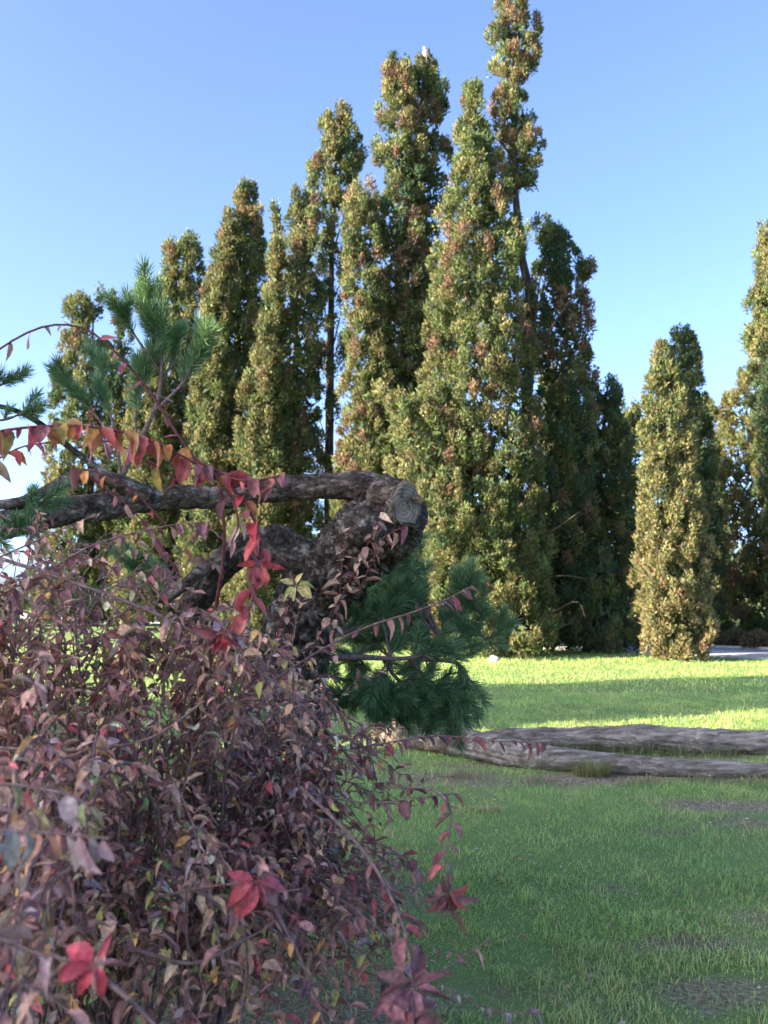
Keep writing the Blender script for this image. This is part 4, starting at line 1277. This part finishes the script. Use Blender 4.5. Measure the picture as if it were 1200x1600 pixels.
cnt = 0
while cnt < 200:
    x = random.uniform(-250, 700); y = random.uniform(880, 1690)
    if not inside_poly(x, y, POLY): continue
    if inside_poly(x, y, SPARSE) and random.random() < .45: continue
    if y < 1000 and random.random() < .35: continue
    d = shrub_depth(x, y) + random.uniform(-.05, .75) - (.2 if inside_poly(x, y, SPARSE) else 0)
    t = pix(x, y, d)
    if t[2] < .08: continue
    big = max(0, min(1, (2.1 - d) / .8))
    cane_to(t, .038 + .006 * big, PAL_SHRUB, twigs=7)
    cnt += 1

FILL = [(-80, 930), (60, 950), (70, 1035), (210, 1040), (240, 985), (420, 1030), (520, 1085), (540, 1160), (-80, 1150)]
cnt = 0
while cnt < 60:
    x = random.uniform(-80, 540); y = random.uniform(930, 1160)
    if not inside_poly(x, y, FILL): continue
    cane_to(pix(x, y, random.uniform(2.3, 3.1)), .040, PAL_SHRUB, twigs=8, rise=.1)
    cnt += 1

FILL = [(470, 1190), (630, 1190), (705, 1255), (650, 1330), (690, 1480), (715, 1620), (500, 1630), (440, 1400)]
cnt = 0
while cnt < 34:
    x = random.uniform(440, 720); y = random.uniform(1190, 1630)
    if not inside_poly(x, y, FILL): continue
    cane_to(pix(x, y, shrub_depth(x, y) + random.uniform(-.05, .35)), .042, PAL_SHRUB + PAL_MAROON, twigs=5, rise=.2)
    cnt += 1

# shoots traced one by one
def shoot(plant, pts, leafsz, pal, gap=.03, f0=.3, r0=.0035, r1=.0014, droop=.4, spread=.8, own='cane', templ=None, jitter=.28):
    p = px_path(pts, 26)
    plant.stem(p, r0, r1, 6, own=own)
    plant.along(p, f0, 1.0, gap, leafsz, pal, droop, spread, jitter, templ)
    return p


shoot(shrub, [(330, 1140, 3.0), (400, 1085, 2.95), (470, 1035, 2.9), (560, 985, 2.85), (650, 955, 2.82), (700, 935, 2.8), (738, 915, 2.78)], .062, PAL_MAROON, .034, .38, .005, droop=.55)
shoot(shrub, [(480, 1180, 3.1), (580, 1165, 3.05), (680, 1150, 3.0), (770, 1158, 2.98), (862, 1160, 2.95)], .055, PAL_MAROON, .030, .3, droop=.55)
shoot(shrub, [(480, 1240, 2.7), (580, 1255, 2.6), (660, 1245, 2.5), (712, 1240, 2.45)], .050, PAL_MAROON, .026, .3, droop=.5)
p = shoot(shrub, [(600, 1230, 2.6), (680, 1235, 2.45), (705, 1275, 2.4), (695, 1340, 2.35), (700, 1385, 2.32), (705, 1430, 2.3)], .055, PAL_MAROON, .022, .3, droop=.15, spread=1.1)
shrub.whorl(pix(700, 1392, 2.3), (.1, -.6, -.3), .066, PAL_MAROON + [((.20, .04, .05), 4)], 8)
p = shoot(shrub, [(470, 1230, 2.5), (560, 1320, 2.25), (615, 1410, 2.1), (640, 1490, 2.0), (645, 1600, 1.9), (640, 1680, 1.85)], .060, PAL_MAROON, .030, .25, .005, droop=.35)
shrub.whorl(pix(643, 1540, 1.95), (0, -.6, .7), .078, [((.11, .04, .06), 5), ((.14, .05, .065), 3)], 7)
shrub.whorl(pix(640, 1600, 1.9), (0, -.6, .7), .075, [((.11, .04, .06), 5), ((.14, .05, .065), 3)], 6)
shoot(shrub, [(500, 1380, 2.4), (590, 1450, 2.35), (680, 1530, 2.3), (760, 1575, 2.28), (850, 1585, 2.25)], .030, [((.17, .15, .17), 4), ((.14, .09, .10), 3), ((.11, .13, .12), 2)], .022, .45, .003)
shoot(shrub, [(600, 1560, 2.1), (680, 1525, 2.15), (730, 1490, 2.2), (765, 1470, 2.2)], .032, PAL_SHRUB, .03, .4, .0022)
shoot(shrub, [(-120, 1330, 1.5), (-20, 1300, 1.42), (80, 1302, 1.38), (170, 1310, 1.36)], .060, [((.19, .11, .14), 4), ((.16, .13, .18), 3), ((.26, .11, .08), 2), ((.12, .11, .12), 2)], .022, .25, .0035, droop=1.1, spread=.35)
shoot(shrub, [(-100, 1240, 1.6), (0, 1225, 1.55), (100, 1240, 1.5), (150, 1265, 1.48)], .055, [((.17, .12, .14), 4), ((.15, .16, .08), 2), ((.2, .1, .11), 3)], .026, .3, .003, droop=.9, spread=.5)
shoot(shrub, [(-120, 1440, 1.38), (-20, 1460, 1.32), (60, 1490, 1.3), (140, 1505, 1.28)], .050, [((.22, .13, .15), 4), ((.2, .15, .2), 3), ((.24, .12, .11), 3)], .034, .2, .0045)
shrub.whorl(pix(150, 1507, 1.26), (.05, -.8, .45), .042, [((.22, .025, .042), 5), ((.17, .045, .07), 3)], 6, .35)
shoot(shrub, [(150, 1520, 1.27), (200, 1560, 1.25), (250, 1610, 1.22)], .045, PAL_SHRUB, .05, .3, .005)
shoot(shrub, [(250, 1400, 2.0), (330, 1385, 1.85), (400, 1378, 1.8)], .055, PAL_RED, .035, .55, .003)
shrub.whorl(pix(402, 1376, 1.78), (.2, -.7, .6), .058, [((.18, .03, .045), 3), ((.11, .035, .06), 5)], 7, .7)
shoot(shrub, [(-40, 860, 2.5), (100, 905, 2.45), (250, 962, 2.4), (400, 1045, 2.4), (500, 1130, 2.45), (560, 1200, 2.6)], .038, PAL_SHRUB, .045, .05, .0055, .003)
shoot(shrub, [(-60, 1165, 2.3), (100, 1172, 2.25), (230, 1155, 2.2), (320, 1095, 2.2)], .036, PAL_SHRUB, .06, .2, .005, .003)
shoot(shrub, [(-60, 960, 2.6), (60, 900, 2.55), (150, 850, 2.5), (260, 822, 2.5), (330, 815, 2.5)], .045, PAL_MAROON + PAL_DRY, .03, .1, .0035, .0015, droop=.7)
shoot(shrub, [(-60, 1010, 2.7), (80, 960, 2.65), (190, 905, 2.6), (280, 880, 2.6)], .04, PAL_SHRUB, .028, .1, .0035, .0015, droop=.6)
shoot(shrub, [(-80, 900, 2.5), (0, 870, 2.5), (90, 830, 2.5), (160, 800, 2.5)], .042, PAL_SHRUB, .026, .1, .0035, .0015, droop=.6)
shoot(shrub, [(120, 1330, 2.3), (250, 1365, 2.2), (330, 1400, 2.1), (470, 1390, 2.0)], .035, PAL_SHRUB, .05, .2, .004, .002)
shoot(shrub, [(200, 1480, 1.9), (300, 1505, 1.9), (380, 1470, 1.95), (430, 1440, 2.0)], .036, [((.16, .14, .06), 3), ((.25, .14, .08), 3)], .05, .3, .004, .002)
shoot(shrub, [(430, 1420, 2.1), (470, 1500, 2.05), (500, 1580, 2.0), (520, 1650, 1.95)], .045, [((.27, .14, .06), 3), ((.15, .08, .08), 4)], .032, .1, .004, .002)
shoot(shrub, [(380, 1440, 2.0), (385, 1520, 2.0), (370, 1620, 1.95)], .042, [((.13, .13, .06), 3), ((.18, .10, .09), 4)], .035, .1, .004, .002)
for k in range(36):          # airy twigs in front of the limb and lower trunk
    x = random.uniform(-30, 330); y = random.uniform(820, 1040); d = random.uniform(2.4, 3.1)
    a = random.uniform(-.7, .7); L = random.uniform(60, 150)
    shoot(shrub, [(x - L * math.cos(a), y + L * .9 + L * math.sin(a), d), (x - L * .4 * math.cos(a), y + L * .35, d), (x, y, d), (x + L * .35, y + random.uniform(-20, 30), d)], .040, PAL_SHRUB + PAL_MAROON, .03, .2, .0025, .0012, own=None)
for k in range(24):          # around the foot of the trunk
    x = random.uniform(370, 530); y = random.uniform(1030, 1140); d = random.uniform(3.2, 4.0)
    L = random.uniform(60, 130)
    shoot(shrub, [(x - L * random.uniform(-.2, .8), y + L, d - .1), (x - L * .2, y + L * .4, d), (x, y, d), (x + L * .3, y + random.uniform(-15, 25), d)], .042, PAL_DRY + PAL_SHRUB, .026, .1, .0025, .0012, own=None)
shrub.finish(300)

# crimson creeper hanging over the limb
creeper = Plant('creeper', 'crimson-leaved climbing creeper draped over the horizontal pine limb', 'creeper', (pix(330, 740, 2.6)[0], 2.75, 0), M['redleaf'], M['shoot'])
# long stem rising from the ground under the shrub to the arching shoots
creeper.stem(catmull([creeper.off + (0, .2, -.02), pix(300, 1250, 3.0), pix(330, 1000, 2.7), pix(350, 860, 2.55), pix(345, 760, 2.5)], 40), .007, .004, 7, own='stem')
shoot(creeper, [(400, 762, 2.5), (330, 738, 2.5), (285, 690, 2.5), (240, 620, 2.48), (195, 565, 2.45), (135, 515, 2.42), (70, 510, 2.4), (0, 545, 2.4), (-60, 600, 2.4)], .052, [((.22, .10, .11), 4), ((.30, .18, .17), 3), ((.28, .07, .09), 3)], .05, .0, .0042, .0028, droop=.9, spread=.5, own='stem', templ=CURL, jitter=.5)
shoot(creeper, [(-60, 690, 2.35), (10, 672, 2.35), (90, 665, 2.35), (150, 668, 2.35), (210, 680, 2.38), (270, 705, 2.42), (330, 738, 2.5)], .058, PAL_ORANGE, .015, .0, .004, .003, droop=.75, spread=.7, own='stem', jitter=.6, templ=BROAD)
shoot(creeper, [(120, 700, 2.5), (170, 690, 2.5), (230, 720, 2.5), (290, 760, 2.5)], .055, PAL_ORANGE + PAL_RED, .04, .1, .003, .002, droop=.9, spread=.4, own='stem')
shoot(creeper, [(-40, 740, 2.5), (30, 700, 2.5), (90, 690, 2.5)], .055, PAL_ORANGE + PAL_DRY, .025, .1, .003, .002, droop=.9, spread=.5, own='stem')
shoot(creeper, [(300, 715, 2.48), (345, 740, 2.45), (390, 752, 2.42), (440, 742, 2.4)], .056, PAL_RED + PAL_MAROON, .013, .1, .004, .002, droop=.8, spread=.6, own='stem', jitter=.4, templ=BROAD)
shoot(creeper, [(345, 745, 2.48), (385, 790, 2.44), (408, 850, 2.42), (400, 910, 2.4), (385, 960, 2.4), (345, 1000, 2.38)], .062, PAL_RED, .019, .05, .004, .002, droop=.35, spread=.9, own='stem', jitter=.65, templ=BROAD)
shoot(creeper, [(330, 740, 2.5), (360, 775, 2.47), (372, 820, 2.45), (360, 850, 2.44)], .066, PAL_MAROON + PAL_DRY, .035, .1, .004, .002, droop=.9, spread=.5, own='stem', templ=CURL)
creeper.whorl(pix(345, 985, 2.36), (-.1, -.7, -.4), .056, PAL_RED, 6, .8)
creeper.whorl(pix(405, 880, 2.38), (.2, -.8, 0), .058, PAL_RED, 4, .8)
shoot(creeper, [(140, 745, 2.6), (200, 790, 2.6), (250, 850, 2.6), (290, 920, 2.6)], .048, PAL_MAROON + PAL_DRY, .04, .1, .003, .0015, droop=.7, own='stem')
shoot(creeper, [(260, 820, 2.6), (200, 760, 2.6), (160, 740, 2.6), (110, 730, 2.6)], .046, PAL_MAROON + PAL_ORANGE, .03, .1, .003, .0015, droop=.8, own='stem')
# dry leaves climbing the trunk
for pts in ([(470, 1060, 4.3), (500, 990, 4.2), (545, 910, 4.1), (575, 850, 4.03), (600, 790, 4.0)], [(520, 1010, 4.25), (530, 940, 4.15), (535, 880, 4.1), (545, 820, 4.08)], [(560, 930, 4.1), (580, 880, 4.02), (600, 840, 3.99), (640, 820, 3.98)],
            [(450, 1090, 4.2), (440, 1010, 4.2), (455, 940, 4.18)], [(430, 1010, 4.2), (445, 940, 4.2), (460, 900, 4.2)]):
    shoot(creeper, pts, .066, PAL_DRY + [((.2, .09, .09), 3)], .026, .05, .004, .002, droop=.7, own='stem')
creeper.whorl(pix(462, 915, 4.1), (0, -.7, .5), .085, [((.2, .2, .06), 3), ((.28, .22, .09), 2)], 6, .3)
creeper.finish(300)
